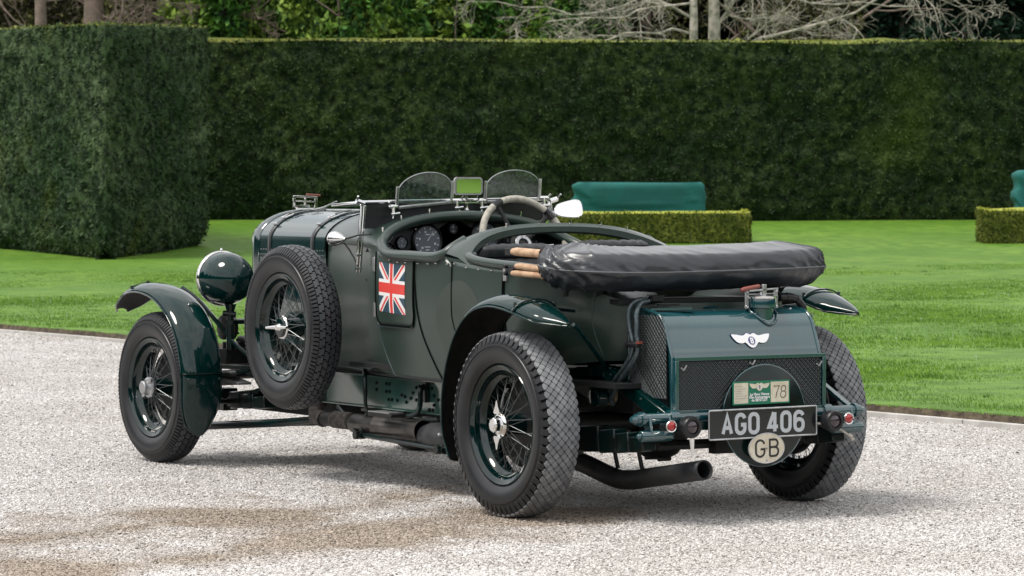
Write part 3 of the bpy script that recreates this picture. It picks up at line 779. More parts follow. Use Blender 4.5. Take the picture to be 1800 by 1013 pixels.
# ---------------------------------------------------------------- wheels
def tyre(Rt, wt, tw, kind):
    """tyre mesh; Rt outer radius, wt section width, tw tread width"""
    b = MB(); h = .007 if kind == 'diamond' else .005
    hw = wt/2; Rc = Rt-h
    side = [(hw*.62, .245), (hw*.80, .251), (hw*.93, .268), (hw*.995, .292), (hw, .306), (hw*.99, .318), (hw*.985, .3215), (hw*.955, .3235),
            (hw*.935, .333), (hw*.90, .341)]
    sc_ = (Rc-.245)/(.373-.245)
    side = [(a, .245+(r-.245)*sc_) for a, r in side]
    crown = []
    def rc(y): return Rc - .010*(abs(y)/(tw/2))**2.2 - max(0, abs(y)-tw/2)*.55
    crown = [(y, rc(y)) for y in np.linspace(tw/2, -tw/2, 13)]
    prof = [(a, r) for a, r in side] + crown + [(-a, r) for a, r in side[::-1]]
    b.mi = 0; f0 = len(b.f); b.lathe(prof+[(-hw*.5, .23), (hw*.5, .23)], n=96, closed=True)
    for i_ in range(len(side)-1, len(side)+13): b.m[f0+i_*96:f0+(i_+1)*96] = [3]*96
    # tread blocks
    def block(pts, hh=h, shrink=.90, mi=1, sink=.002):
        cx = sum(p[0] for p in pts)/len(pts); cy = sum(p[1] for p in pts)/len(pts)
        def P(c, y, r): a = c/Rt; return (math.cos(a)*r, y, math.sin(a)*r)
        lo = [P(c, y, rc(y)-sink) for c, y in pts]
        hi = [P(cx+(c-cx)*shrink, cy+(y-cy)*shrink, rc(y)+hh) for c, y in pts]
        n = len(pts); b.mi = mi
        b.add(lo+hi, [tuple(range(n, 2*n))] + [(i, (i+1) % n, n+(i+1) % n, n+i) for i in range(n)])
    C = 2*math.pi*Rt
    rr = random.Random(5)
    if kind == 'diamond':
        N = 66; pc = C/N; py = tw/4.3
        for j in range(-4, 5):
            y = j*py/2
            for i in range(N):
                c = (i+.5*(j % 2))*pc; a = pc*.42; e = py*.42; q = .20
                base = [(a, -e*q*.7), (a, e*q*.7), (a*q, e), (-a*q, e), (-a, e*q*.7), (-a, -e*q*.7), (-a*q, -e), (a*q, -e)]
                sh = rr.uniform(-.0008, .0008)
                pts = [(c+u, y+v) for u, v in base]
                if abs(y)+e > tw/2+.004: pts = [(u, max(-tw/2-.002, min(tw/2+.002, v))) for u, v in pts]
                block(pts, h+sh*.6)
        NL = 62; lw = .40
    else:
        N = 58; pc = C/N; rows = 4; py = tw/rows
        for j in range(rows):
            y = -tw/2+(j+.5)*py; a = pc*.5; e = py*.44; s_ = pc*.22 * (1 if j % 2 else -1)
            for i in range(N):
                c = (i+.5*(j % 2))*pc; am = a*.88
                pts = [(-am-s_*.5, -e), (am-s_*.5, -e), (am-s_*.5, 0), (am+s_*.5, 0), (am+s_*.5, e), (-am+s_*.5, e), (-am+s_*.5, 0), (-am-s_*.5, 0)]
                block([(c+u, y+v) for u, v in pts], h, .93, 2)
        NL = 116; lw = .39
    # shoulder lugs
    path = [(tw/2-.001, rc(tw/2))] + [(a, r) for a, r in side[::-1][:3]]
    for s_ in (1, -1):
        for i in range(NL):
            a0 = 2*math.pi*(i+.25)/NL; da = 2*math.pi/NL*lw
            n = len(path); vs_ = []
            for q, (y, r) in enumerate(path):
                off = (.0035 if q < n-1 else -.002)
                for sgn in (-1, 1):
                    for lev in (-.003, off):
                        rr_ = r+lev*.75; yy = y+lev*.65
                        d_ = da*(1 if lev < 0 else .85)*(1-.25*q/n)
                        vs_.append((math.cos(a0+sgn*d_)*rr_, s_*yy, math.sin(a0+sgn*d_)*rr_))
            fs = []
            for q in range(n-1):
                o = q*4; fs += [(o+1, o+3, o+7, o+5), (o, o+1, o+5, o+4), (o+3, o+2, o+6, o+7)]
            fs += [(0, 2, 3, 1)]
            b.mi = 0
            b.add(vs_, fs)
    # sidewall rings
    b.mi = 0
    for rr_ in (.3205,):
        rq = .245+(rr_-.245)*sc_
        for s_ in (1, -1): b.lathe([(s_*hw*.97, rq-.001), (s_*(hw*.99+.002), rq), (s_*hw*.97, rq+.0015)], n=96)
    return b
def rim_mb():
    b = MB()
    prof = [(.060, .222), (.066, .236), (.070, .242), (.066, .246), (.058, .244), (.050, .236), (.036, .232), (.030, .222), (.018, .205), (-.018, .205), (-.030, .222),
            (-.050, .234), (-.066, .245), (-.070, .240), (-.060, .224), (-.034, .218), (-.022, .198), (.018, .196), (.030, .212), (.040, .217), (.054, .220)]
    b.lathe(prof, n=96, closed=True)
    for k in range(60):   # spoke nipples
        t = 2*math.pi*k/60; y = .012 if k % 2 else -.010
        c, s_ = math.cos(t), math.sin(t); b.tube([(c*.197, y, s_*.197), (c*.188, y, s_*.188)], .0032, 5)
    return b
def spokes_mb():
    b = MB()
    for k in range(30):    # outer row, from the outboard end of the hub
        t = 2*math.pi*k/30; q = t+(.36 if k % 2 else -.36)
        b.tube([(math.cos(t)*.041, .062, math.sin(t)*.041), (math.cos(q)*.197, .006, math.sin(q)*.197)], .0014, 4)
    for k in range(48):
        t = 2*math.pi*k/48; q = t+(.30 if k % 2 else -.30)
        b.tube([(math.cos(t)*.060, -.045, math.sin(t)*.060), (math.cos(q)*.198, -.008 if k % 4 < 2 else .014, math.sin(q)*.198)], .0014, 4)
    return b
def hub_mb():
    b = MB(); b.lathe([(-.075, 0), (-.075, .055), (-.06, .066), (-.045, .066), (-.042, .045), (.045, .036), (.055, .044), (.066, .046), (.072, .040), (.075, 0)], n=32)
    return b
def nut_rear():
    b = MB()
    b.lathe([(.060, .050), (.074, .052), (.080, .044), (.083, .036), (.083, 0)], n=40)
    n = 8; pr = []
    for y, r in ((.083, .031), (.105, .031), (.109, .027), (.109, 0)): pr.append((y, r))
    b.lathe(pr, n=8)
    b.lathe([(.109, .018), (.111, .017), (.111, 0)], n=20)
    for s_ in (1, -1):
        P = [(.022, .045), (.030, .052), (.012, .078), (.006, .098), (-.004, .100), (-.012, .078), (-.030, .052), (-.022, .045)]
        pts = [Vector((s_*x*.8, .078, s_*z)) for x, z in P]; b.prism(pts, (0, .012, 0))
    return b
def nut_front():
    b = MB()
    b.lathe([(.060, .046), (.075, .052), (.082, .050), (.086, .040), (.100, .034), (.112, .033), (.116, .028), (.116, 0)], n=40)
    for t in (2.3, 5.44):
        c, s_ = math.cos(t), math.sin(t)
        b.tube([(c*.04, .082, s_*.04), (c*.056, .086, s_*.056), (c*.064, .088, s_*.064)], [.016, .012, .006], 8)
    return b
def nut_spare():
    b = MB()
    b.lathe([(.045, .03), (.050, .052), (.056, .055), (.062, .050), (.066, 0)], n=40)
    b.tube([(-.10, .088, .004), (-.02, .078, 0), (.03, .078, 0), (.10, .088, -.004)], [.006, .010, .010, .006], 10)
    b.lathe([(.060, .022), (.078, .018), (.09, .012), (.09, 0)], n=20)
    return b
def drum_mb():
    b = MB(); b.lathe([(-.030, 0), (-.030, .165), (-.034, .176), (-.040, .178), (-.088, .178), (-.092, .172), (-.092, 0)], n=48)
    for k in range(10):
        t = 2*math.pi*k/10; b.lathe([(-.029, .0), (-.024, .006), (-.024, 0)], o=(math.cos(t)*.12, 0, math.sin(t)*.12), n=8)
    return b
proto = {}
def make_wheel(loc, yaw, kind, nut, label=None, spin=0, drum=True, right=False):
    key = 'p'
    if 'rim' not in proto:
        proto['rim'] = rim_mb(); proto['spokes'] = spokes_mb(); proto['hub'] = hub_mb(); proto['drum'] = drum_mb()
        for k_, mb_, mt_ in (('rim', proto['rim'], M['wheelpaint']), ('spokes', proto['spokes'], M['spoke']), ('hub', proto['hub'], M['wheelpaint']), ('drum', proto['drum'], M['darkmetal'])):
            o = mb_.build(k_, mt_, smooth=35); proto[k_+'_me'] = o.data; bpy.data.objects.remove(o)
        for k_, (a_, mts) in {'diamond': ((.381, .180, .146, 'diamond'), None), 'rib': ((.374, .168, .116, 'rib'), None)}.items():
            o = tyre(*a_).build('tyre', [M['rubber'], M['tread'], M['tread2'], M['seam']], smooth=32); proto['tyre_'+k_] = o.data; bpy.data.objects.remove(o)
        for k_, f_, mt_ in (('rear', nut_rear, M['chrome']), ('front', nut_front, M['alloy']), ('spare', nut_spare, M['chrome'])):
            o = f_().build('wheel_nut', mt_, smooth=35, bevel=0); proto['nut_'+k_] = o.data; bpy.data.objects.remove(o)
    wh = bpy.data.objects.new('wheel', proto['rim_me']); COL.objects.link(wh); wh.parent = car; wh.location = loc
    wh.rotation_euler = (0, spin, yaw)
    if label: wh['label'] = label
    for nm, me in (('tyre', proto['tyre_'+kind]), ('spokes', proto['spokes_me']), ('hub', proto['hub_me'])) + ((('brake_drum', proto['drum_me']),) if drum else ()) + (('wheel_nut', proto['nut_'+nut]),):
        o = bpy.data.objects.new(nm, me); COL.objects.link(o); o.parent = wh
        if nm == 'wheel_nut': o.rotation_euler = (0, -spin, 0)
        if nm == 'spokes': o['kind'] = 'stuff'
    return wh
YR = .722
make_wheel((0, YR, .379), 0, 'diamond', 'rear', 'rear wheel with worn diamond pattern tyre', spin=.1)
make_wheel((0, -YR, .379), math.pi, 'diamond', 'rear', None, spin=.3)
make_wheel((3.30, YR+.006, .373), R(1.5), 'rib', 'front', 'front wheel with round knock-off cap')
make_wheel((3.30, -YR-.006, .373), math.pi, 'rib', 'front')
make_wheel((2.035, .672, .708), R(0), 'rib', 'spare', 'spare wheel strapped to the side of the body', drum=False).scale = (1.02, .93, 1.02)

# ---------------------------------------------------------------- body tub
PLAN = [(2.26, .372), (2.05, .405), (1.80, .462), (1.60, .512), (1.40, .548), (1.15, .572), (.85, .582), (.5, .583), (.2, .572), (0, .548), (-.14, .505), (-.25, .445), (-.325, .36), (-.36, .25), (-.375, .12), (-.378, 0)]
plan = cr([(x, y, 0) for x, y in PLAN], 10)
plan = plan + [Vector((p.x, -p.y, 0)) for p in plan[::-1][1:]]
def ztop(x): return interp(x, [(-.38, .872), (-.3, .885), (-.1, .965), (0, .995), (.25, 1.012), (.6, 1.030), (.8, 1.048), (1.3, 1.056), (1.45, 1.075), (2.3, 1.095)])
def zbot(x): return interp(x, [(-.38, .645), (-.2, .635), (.1, .60), (.35, .53), (.5, .502), (2.3, .505)])
def bulge(t, x):
    b_ = -.055*max(0, 1-t)**2.2 - .012*max(0, t-.6)/.4
    return b_
def wall_pt(i, t, off=0):
    p = plan[i]; a = plan[max(0, i-1)]; c = plan[min(len(plan)-1, i+1)]; e = (c-a).normalized(); n = Vector((e.y, -e.x, 0))
    if n.dot(p-Vector((.9, 0, 0))) < 0: n = -n
    z0, z1 = zbot(p.x), ztop(p.x); q = p + n*(bulge(t, p.x)+off); q.z = z0+(z1-z0)*t; return q
def side_pt(x, z, off=0, sgn=1):
    """point on the left (sgn 1) body side at given x, z"""
    h = len(plan)//2; i = min(range(h), key=lambda k: abs(plan[k].x-x))
    j = i+1 if plan[i].x > x else i-1; j = max(0, min(h, j))
    t_ = (z-zbot(x))/(ztop(x)-zbot(x)); A = wall_pt(i, t_, off); B = wall_pt(j, t_, off)
    f = 0 if abs(B.x-A.x) < 1e-6 else (x-A.x)/(B.x-A.x); y = A.y+(B.y-A.y)*f
    return Vector((x, y*sgn, z))
b = MB(); NT = 14
outer = [[wall_pt(i, k/NT) for k in range(NT+1)] for i in range(len(plan))]
inner = [[wall_pt(i, k/NT, -.022) for k in range(NT+1)] for i in range(len(plan))]
b.grid([o + n[::-1] for o, n in zip(outer, inner)])
tub = b.build('body_tub', M['fabric'], car, smooth=50)
# interior floor and bulkhead
b = MB(); b.box((.7, 0, .545), (2.2, 1.0, .02)); b.build('floor', M['interior'], car, smooth=0)
b = MB(); b.box((-.12, 0, .88), (.40, .86, .02)); b.build('luggage_board', M['interior'], car, smooth=0)
# rear top deck closing tail under the hood bag
b = MB(); G = []
for i in range(100, len(plan)-100+0):
    pass
idx = [i for i in range(len(plan)) if plan[i].x < .02]
rows = []
for s_ in (0, .25, .6, 1):
    rows.append([Vector((wall_pt(i, 1).x*(1-s_)+(-.05)*s_, wall_pt(i, 1).y*(1-s_), wall_pt(i, 1).z+.012*math.sin(s_*math.pi/2))) for i in idx])
b.grid(rows); b.build('tail_deck', M['fabric'], car, smooth=50)

# scuttle
def sup(y, z0, z1, hw, n=2.4):
    return z0+(z1-z0)*max(0, 1-abs(y/hw)**n)**(1/n*1.0)
rear_edge = cr([(1.36, .548, 1.058), (1.44, .528, 1.085), (1.515, .480, 1.125), (1.555, .40, 1.168), (1.58, .28, 1.203), (1.592, .14, 1.222), (1.596, 0, 1.228)], 6)
front_edge = []
for k in range(len(rear_edge)):
    t = k/(len(rear_edge)-1)*math.pi/2; front_edge.append(Vector((2.26, .372*max(0, math.cos(t))**.90, 1.095+.150*math.sin(t)**.98)))
L_ = []
NS = 10
for k in range(len(rear_edge)):
    A, B = front_edge[k], rear_edge[k]
    row = []
    for s_ in range(NS+1):
        t = s_/NS; p = A.lerp(B, t)
        if k == 0: p = side_pt(p.x, ztop(p.x), 0)
        else:
            w_ = math.sin(math.pi*t)*.020*min(1, k/4); p += Vector((0, w_*.5*math.cos(k/(len(rear_edge)-1)*1.57), w_))
        row.append(p)
    L_.append(row)
full = L_ + [[Vector((p.x, -p.y, p.z)) for p in row] for row in L_[::-1][1:]]
b = MB(); b.grid(full); b.build('scuttle', M['fabric'], car, smooth=50)

# padded coaming round the front cockpit
half = cr([(.812, .47, 1.125), (.818, .530, 1.092), (.835, .562, 1.066), (.92, .572, 1.051), (1.10, .571, 1.054), (1.26, .562, 1.056), (1.36, .548, 1.064), (1.44, .528, 1.088), (1.515, .480, 1.127), (1.555, .40, 1.170), (1.58, .28, 1.205), (1.592, .14, 1.224), (1.596, 0, 1.230)], 6)
path = half + [Vector((p.x, -p.y, p.z)) for p in half[::-1][1:]]
b = MB(); b.tube([p+Vector((0, 0, -.006)) for p in path], .0235, 14); b.build('cockpit_coaming', M['fabric'], car, smooth=60)
# hoop / rear cowl of the front cockpit
def hoopz(y): return 1.052+.138*max(0, 1-abs(y/.580)**2.5)**.62
b = MB(); G = []
for k in range(61):
    u = -1+2*k/60; y = .578*math.copysign(abs(u)**.6, u) if abs(u) > 0 else 0
    e = (abs(y)/.578)
    z = hoopz(y); dep = .030+.17*e**5; dz = .012+.035*e**4; fx = .80+.02*(1-e)
    prof = [(fx, z-.030), (fx+.006, z-.012), (fx+.002, z), (fx-.008, z+.003), (fx-dep*.5, z-dz*.25), (fx-dep, z-dz), (fx-dep-.002, z-dz-.022-.01*e), (fx-dep*.5, z-dz-.03-.01*e)]
    G.append([Vector((a, y, c)) for a, c in prof])
b.grid(G, cv=True); b.build('rear_cowl', M['fabric'], car, smooth=50)
# hoop strip bead
b = MB(); b.tube([Vector((.811, .565*u, hoopz(.565*u)-.030)) for u in np.linspace(-.99, .99, 50)], .007, 8); b.build('cowl_bead', M['leather'], car)
# rear cockpit coaming
half = cr([(.70, .50, 1.055), (.66, .545, 1.052), (.56, .565, 1.036), (.40, .568, 1.024), (.2, .558, 1.014), (.02, .538, .998), (-.10, .50, .975), (-.17, .40, .965), (-.19, .2, .96), (-.19, 0, .96)], 6)
path = half + [Vector((p.x, -p.y, p.z)) for p in half[::-1][1:]]
b = MB(); b.tube(path, .019, 12); b.build('cockpit_coaming', M['fabric'], car, smooth=60)

# seams, doors
def surf_line(pts, name, r=.0035, m='seam', off=.0005, n=8):
    P = [side_pt(x, z, off) for x, z in [(q.x, q.z) for q in cr([(x, 0, z) for x, z in pts], n)]]
    b = MB(); b.tube(P, r, 6); return b.build(name, M[m], car)
def door(outline, name, bead=True):
    """raised skin panel following the body side. outline in (x, z)"""
    P = cr([(x, 0, z) for x, z in outline], 6)
    xs = [p.x for p in P]; zs = [p.z for p in P]; x0, x1, z0, z1 = min(xs), max(xs), min(zs), max(zs)
    b = MB(); b.tube([side_pt(p.x, p.z, .001) for p in P], .0035, 6); b.build('door_gap', M['seam'], car)
    b = MB(); b.tube([side_pt(p.x, p.z-.004 if p.z < z0+.05 else p.z, .0035) for p in P if p.z < z0+.10], .0028, 6); b.build('door_bead', M['alloy'], car)
def door_panel(xa, xb, zlo, rad, label=None):
    nx, nz = 30, 16; b = MB(); G = []
    for i in range(nx+1):
        x = xa+(xb-xa)*i/nx; d = min(x-min(xa, xb), max(xa, xb)-x)
        zl = zlo + (rad-math.sqrt(max(0, rad*rad-(rad-d)**2)) if d < rad else 0); zt = ztop(x)-.012
        G.append([side_pt(x, zl+(zt-zl)*k/nz, .0035) for k in range(nz+1)])
    b.grid(G); o = b.build('door', M['fabric'], car, smooth=60, solid=.004)
    b = MB(); zt0 = ztop(xa)-.012
    ed = [G[0][k] for k in range(nz, 0, -2)] + [G[i][0] for i in range(0, nx+1)] + [G[nx][k] for k in range(1, nz+1, 2)]
    b.tube([p+Vector((0, .0015, 0)) for p in ed], .0042, 6); q = b.build('door_gap', M['seam'], o)
    b = MB(); b.tube([G[i][0]+Vector((0, .004, -.007)) for i in range(1, nx)], .0022, 6); q = b.build('door_bead', M['spokeg'], o)
    return o
d1 = door_panel(1.50, 1.09, .735, .05)
d1['label'] = 'front door carrying the painted flag'
d2 = door_panel(.745, .335, .700, .09); d2['label'] = 'rear door'
surf_line([(1.09, ztop(1.09)-.01), (1.075, .9), (1.04, .73), (.955, .58), (.90, .505)], 'seam', .0045)
surf_line([(1.50, .735), (1.46, .62), (1.38, .505)], 'seam', .003, 'spokeg')
surf_line([(.335, ztop(.335)-.005), (.33, .9), (.33, .72), (.34, .60)], 'seam', .004)
surf_line([(-.20, .93), (-.19, .8), (-.20, .66)], 'seam', .0035, 'spokeg')
# lower body edge bead
b = MB(); b.tube([side_pt(x, zbot(x)+.004, .004) for x in np.linspace(.3, 2.2, 40)], .006, 6); b.build('sill_bead', M['black'], car)
b = MB(); b.tube([Vector((p.x, -p.y, p.z)) for p in [side_pt(x, zbot(x)+.004, .004) for x in np.linspace(.3, 2.2, 40)]], .006, 6); b.build('sill_bead', M['black'], car)
# hinges
for x, z in ((1.522, 1.005), (1.522, .80), (.322, .985)):
    b = MB(); p = side_pt(x, z, .006); b.box(p, (.020, .008, .062)); p2 = side_pt(x-.016, z, .006); b.box(p2, (.006, .012, .066))
    b.build('door_hinge', M['alloy'], car, bevel=.002)
# tonneau studs
for x, dz in [(1.33, .033), (1.24, .036), (1.16, .036), (1.04, .036), (.95, .034), (.88, .03), (.78, .028), (.72, .02), (.62, .026), (.52, .026), (.42, .024), (.28, .024), (.16, .024), (.05, .03)]:
    p = side_pt(x, ztop(x)-dz, .006); b = MB(); b.tube([p+Vector((.009, .002, 0)), p-Vector((.009, -.002, 0))], .0042, 6); b.build('tonneau_stud', M['chrome'], car)
for k, y in enumerate((-.36, -.22, -.06, .10, .27, .40)):
    b = MB(); z = hoopz(y); b.tube([(.80, y, z), (.80, y, z+.016)], [.003, .005], 6); b.build('tonneau_stud', M['chrome'], car)
for y, x, z in ((.34, 1.60, 1.205), (.18, 1.62, 1.235), (-.30, 1.60, 1.222), (.47, 1.54, 1.152)):
    b = MB(); b.tube([(x, y, z), (x, y, z+.02)], [.003, .005], 6); b.build('tonneau_stud', M['chrome'], car)
# slightly paler disc on the body side
b = MB(); n = 40; rings = []
cx, cz = .69, .775
for k in range(n):
    t = 2*math.pi*k/n; rings.append([side_pt(cx+.195*q*math.cos(t), max(zbot(.6)+.01, cz+.175*q*math.sin(t)), .0062) for q in (0.001, .25, .5, .75, 1)])
b.grid(rings, cu=True); b.build('pale_disc', M['pale_disc'], car, smooth=60)

# union flag on the front door
def flag():
    b = MB(); nx, nz = 116, 88; Wf, Hf = 60, 30
    x0, x1, z0, z1 = 1.452, 1.168, .797, 1.016
    pts = [[side_pt(x0+(x1-x0)*i/nx, z0+(z1-z0)*j/nz - .010*(i/nx), .0068) for j in range(nz+1)] for i in range(nx+1)]
    for i in range(nx):
        for j in range(nz):
            u = (i+.5)/nx*60-30; v = (j+.5)/nz*30-15
            c = 2
            s5 = math.sqrt(5)
            d1_ = (u-2*v)/s5; d2_ = (u+2*v)/s5
            if abs(d1_) < 3 or abs(d2_) < 3: c = 1
            # narrow red saltire, counterchanged
            if 0 < (d1_ if (u < 0) else -d1_) < 2: c = 0
            if 0 < (-d2_ if (u > 0) else d2_) < 2: c = 0
            if abs(u) < 5 or abs(v) < 5: c = 1
            if abs(u) < 3.2 or abs(v) < 3.2: c = 0
            b.mi = c; b.add([pts[i][j], pts[i+1][j], pts[i+1][j+1], pts[i][j+1]], [(0, 1, 2, 3)])
    o = b.build('painted_flag', [M['red'], M['flagwhite'], M['flagblue']], d1, smooth=60, recalc=False)
flag()

# ---------------------------------------------------------------- bonnet and radiator
def bon_sec(x, grow=0, zl=.60):
    t = (x-2.26)/(3.12-2.26); hw = .372-.078*t+grow; zs = 1.095-.000*t; zt = 1.245+.002*t+grow
    P = [(hw-.012, zl), (hw-.004, .8), (hw, 1.0), (hw, 1.055), (hw-.001, 1.088)]
    for k in range(1, 13):
        a = k/12*math.pi/2; P.append((hw*max(0, math.cos(a))**.92, 1.095+(zt-1.095)*math.sin(a)**.98))
    P = P + [(-y, z) for y, z in P[::-1][1:]]
    return [Vector((x, y, z)) for y, z in P]
b = MB(); b.grid([bon_sec(x) for x in np.linspace(2.262, 3.10, 24)]); b.build('bonnet', M['bonnet'], car, smooth=40)
b = MB(); b.tube([bon_sec(2.262, .002)[i] for i in range(3, 31)], .005, 6); b.build('bonnet_edge_bead', M['seam'], car)
for s_ in (1, -1):
    b = MB(); b.tube([(x, s_*(.372-.078*(x-2.26)/.86+.001), 1.030) for x in (2.27, 3.09)], .0035, 6); b.build('bonnet_hinge', M['spokeg'], car)
b = MB()
for z in (1.055, 1.012):
    for x in np.arange(2.30, 3.09, .032): b.ball((x, .372-.078*(x-2.26)/.86+.001, z), .0036, 6)
b.build('rivets', M['alloy'], car)['kind'] = 'stuff'
b = MB(); b.tube([(2.27, 0, 1.247), (3.09, 0, 1.249)], .005, 8); b.build('bonnet_hinge', M['alloy'], car)
# radiator shell
b = MB(); G = []
for x, gr, dz in ((3.095, .001, 0), (3.10, .006, 0), (3.14, .007, 0), (3.17, .002, 0), (3.185, -.012, 0), (3.19, -.035, 0)): G.append(bon_sec(3.10, gr, .5)[:]) or None
for row, x in zip(G, (3.095, 3.10, 3.14, 3.172, 3.186, 3.19)):
    for p in row: p.x = x
b.grid(G); rad = b.build('radiator_shell', M['bonnet'], car, smooth=50)
b = MB(); b.prism([Vector((3.18, p.y*.9, .5+(p.z-.5)*.98)) for p in bon_sec(3.10, -.02, .5)], (.006, 0, 0)); b.build('radiator_core', M['darkmetal'], car, smooth=0)
# radiator quick filler
capo = MB(); capo.lathe([(1.24, .050), (1.256, .046), (1.262, .052), (1.272, .052), (1.276, 0)], o=(3.17, 0, 0), ax='Z', n=28); cap = capo.build('radiator_filler_cap', M['chrome'], car)
b = MB()
for s_ in (1, -1):
    b.bar((3.17, s_*.062, 1.262), (3.17, s_*.062, 1.308), .014, .006, (1, 0, 0))
b.bar((3.17, -.066, 1.312), (3.17, .066, 1.318), .016, .008); b.bar((3.17, -.05, 1.290), (3.17, .05, 1.294), .010, .006)
b.tube([(3.17, 0, 1.276), (3.17, 0, 1.315)], .006, 8)
b.build('filler_clamp', M['chrome'], cap, bevel=.0015)
b = MB(); b.bar((3.15, -.075, 1.322), (3.15, .0, 1.326), .018, .010); b.build('clamp_handle', M['brownwood'], cap, bevel=.003)
# bonnet straps
def strap(x):
    s = bon_sec(x, .004); n = len(s); P = [s[i] for i in range(2, n-2)]
    b = MB(); w_ = .016; G = [[p+Vector((-w_, 0, 0)), p+Vector((w_, 0, 0))] for p in P]
    b.grid(G); o = b.build('bonnet_strap', M['blackstrap'], car, smooth=60, solid=.004)
    i = 10; p = s[i]; q = s[i+2]; d = (q-p).normalized(); nn = d.cross(Vector((1, 0, 0))); nn = nn if nn.z > 0 else -nn
    b = MB(); c = p+nn*.008
    b.tube([c+Vector((w_*1.5, 0, 0)), c+Vector((w_*1.5, 0, 0))+d*.04, c-Vector((w_*1.5, 0, 0))+d*.04, c-Vector((w_*1.5, 0, 0))], .0032, 6, closed=True)
    b.tube([c+d*.02+Vector((w_*1.5, 0, 0)), c+d*.02-Vector((w_*1.5, 0, 0))], .003, 6); b.build('strap_buckle', M['chrome'], o)
    b = MB(); G = [[s[i+1+k]+nn*.012+Vector((-w_*.9, 0, 0)), s[i+1+k]+nn*.012+Vector((w_*.9, 0, 0))] for k in range(3)]; b.grid(G); b.build('strap_end', M['blackstrap'], o, smooth=60, solid=.003)
    # roller spring on top
    b = MB(); t0 = s[i-2]+nn*.01; b.tube([s[i-2]+nn*.009+Vector((-.02, 0, 0)), s[i-2]+nn*.009+Vector((.02, 0, 0))], .007, 8); b.build('strap_roller', M['alloy'], o)
strap(2.955); strap(2.42)
# lever catches on top of the bonnet
for x, y in ((3.02, -.03), (2.36, -.02)):
    b = MB(); b.tube([(x+.06, y+.02, 1.252), (x, y, 1.262), (x-.09, y-.02, 1.292)], [.008, .009, .005], 8, flat=.5); b.build('bonnet_catch', M['alloy'], car)

# ---------------------------------------------------------------- windscreen, aero screens, mirrors, lamps
XS = 1.69
ws = empty('windscreen_frame', (0, 0, 0), car)
for s_ in (1, -1):
    zt_ = 1.290+(0 if s_ > 0 else .012)
    b = MB(); b.bar((XS-.02, s_*.528, .965), (XS-.02, s_*.502, zt_), .010, .022, (0, 1, 0)); b.bar((XS-.035, s_*.525, .965), (XS-.035, s_*.499, zt_-.02), .006, .012, (0, 1, 0)); b.build('frame_post', M['chrome'], ws, bevel=.002)
    b = MB()
    for z in (.985, 1.045): b.tube([(XS-.035, s_*.515, z), (XS-.035, s_*.545, z)], .007, 8)
    b.tube([(XS-.03, s_*.50, zt_-.012), (XS-.03, s_*.54, zt_)], .012, 8); b.tube([(XS-.03, s_*.535, zt_), (XS-.055, s_*.545, zt_+.022)], .005, 6)
    b.build('post_bolt', M['chrome'], ws)['kind'] = 'stuff'
b = MB(); b.box((XS+.005, 0, 1.222), (.008, .965, .115)); b.build('lower_panel', M['black'], ws, smooth=0)
b = MB(); b.tube([(XS, -.505, 1.302), (XS, .505, 1.284)], .008, 8); b.tube([(XS+.02, -.49, 1.280), (XS+.02, .49, 1.264)], .006, 8); b.build('cross_bar', M['chrome'], ws)
b = MB(); b.bar((XS+.03, -.48, 1.306), (XS+.03, .50, 1.288), .03, .010); b.build('rubber_strip', M['black'], ws, bevel=.002)
b = MB(); b.tube([(XS, .50, 1.284), (XS+.18, .49, 1.277), (XS+.30, .485, 1.271), (XS+.30, .30, 1.275), (XS+.30, -.485, 1.286), (XS, -.50, 1.302)], .007, 8); b.build('folded_frame', M['chrome'], ws)
b = MB(); b.add([(XS+.01, .49, 1.283), (XS+.29, .478, 1.272), (XS+.29, -.478, 1.286), (XS+.01, -.49, 1.30)], [(0, 1, 2, 3)]); b.build('folded_glass', M['glass'], ws, smooth=0, solid=.004)

def aero(yc, wd, zt, zlo, lean, tilt, label):
    root = empty('aero_screen', (0, 0, 0), car); root['label'] = label
    b = MB(); n = 40; X0 = 1.66; P = []
    hw = wd/2
    def pt(u, v): # u lateral (left positive), v up
        return Vector((X0-lean*v, yc+u, zlo+v+tilt*u))
    out_ = [(-hw, .005), (-hw, .055)]
    for k in range(1, n):
        a = math.pi*(1-k/n); out_.append((hw*math.cos(a), .055+(zt-zlo-.052)*math.sin(a)**.95))
    out_ += [(hw, .055), (hw, .005)]
    b.prism([pt(u, v) for u, v in out_], (.005, 0, 0)); b.build('glass', M['glass'], root, smooth=0)
    b = MB(); b.tube([pt(u, v)+Vector((.0025, 0, 0)) for u, v in out_[1:-1]], .0022, 6); b.build('glass_edge', M['alloy'], root)
    b = MB()
    b.tube([pt(-hw-.004, .085), pt(-hw-.004, .0), pt(-hw+.01, -.012), pt(hw-.01, -.012), pt(hw+.004, 0), pt(hw+.004, .085)], .0085, 8, flat=.8)
    b.build('base_frame', M['alloy'], root)
    b = MB()
    for s_ in (1, -1):
        p = pt(s_*(hw+.006), -.005)
        b.tube([p, p+Vector((-.01, s_*.035, 0))], .010, 10); b.ball(p+Vector((-.01, s_*.035, 0)), .011, 8)
        b.tube([p+Vector((-.01, s_*.02, .002)), p+Vector((-.008, s_*.02, -.04))], .007, 8)
        b.tube([p+Vector((-.022, s_*.02+.02, -.035)), p+Vector((-.022, s_*.02-.025, -.03))], .006, 8)
        b.tube([p+Vector((-.012, s_*.035, .0)), p+Vector((-.02, s_*.05, .02))], .004, 6); b.tube([p+Vector((-.012, s_*.02, -.03)), p+Vector((-.02, s_*.03, -.055))], .004, 6)
    b.build('clamp', M['chrome'], root)['kind'] = 'stuff'
aero(.183, .285, 1.418, 1.284, .12, -.095, 'left aero screen')
aero(-.292, .290, 1.432, 1.304, .12, -.04, 'right aero screen in front of the steering wheel')
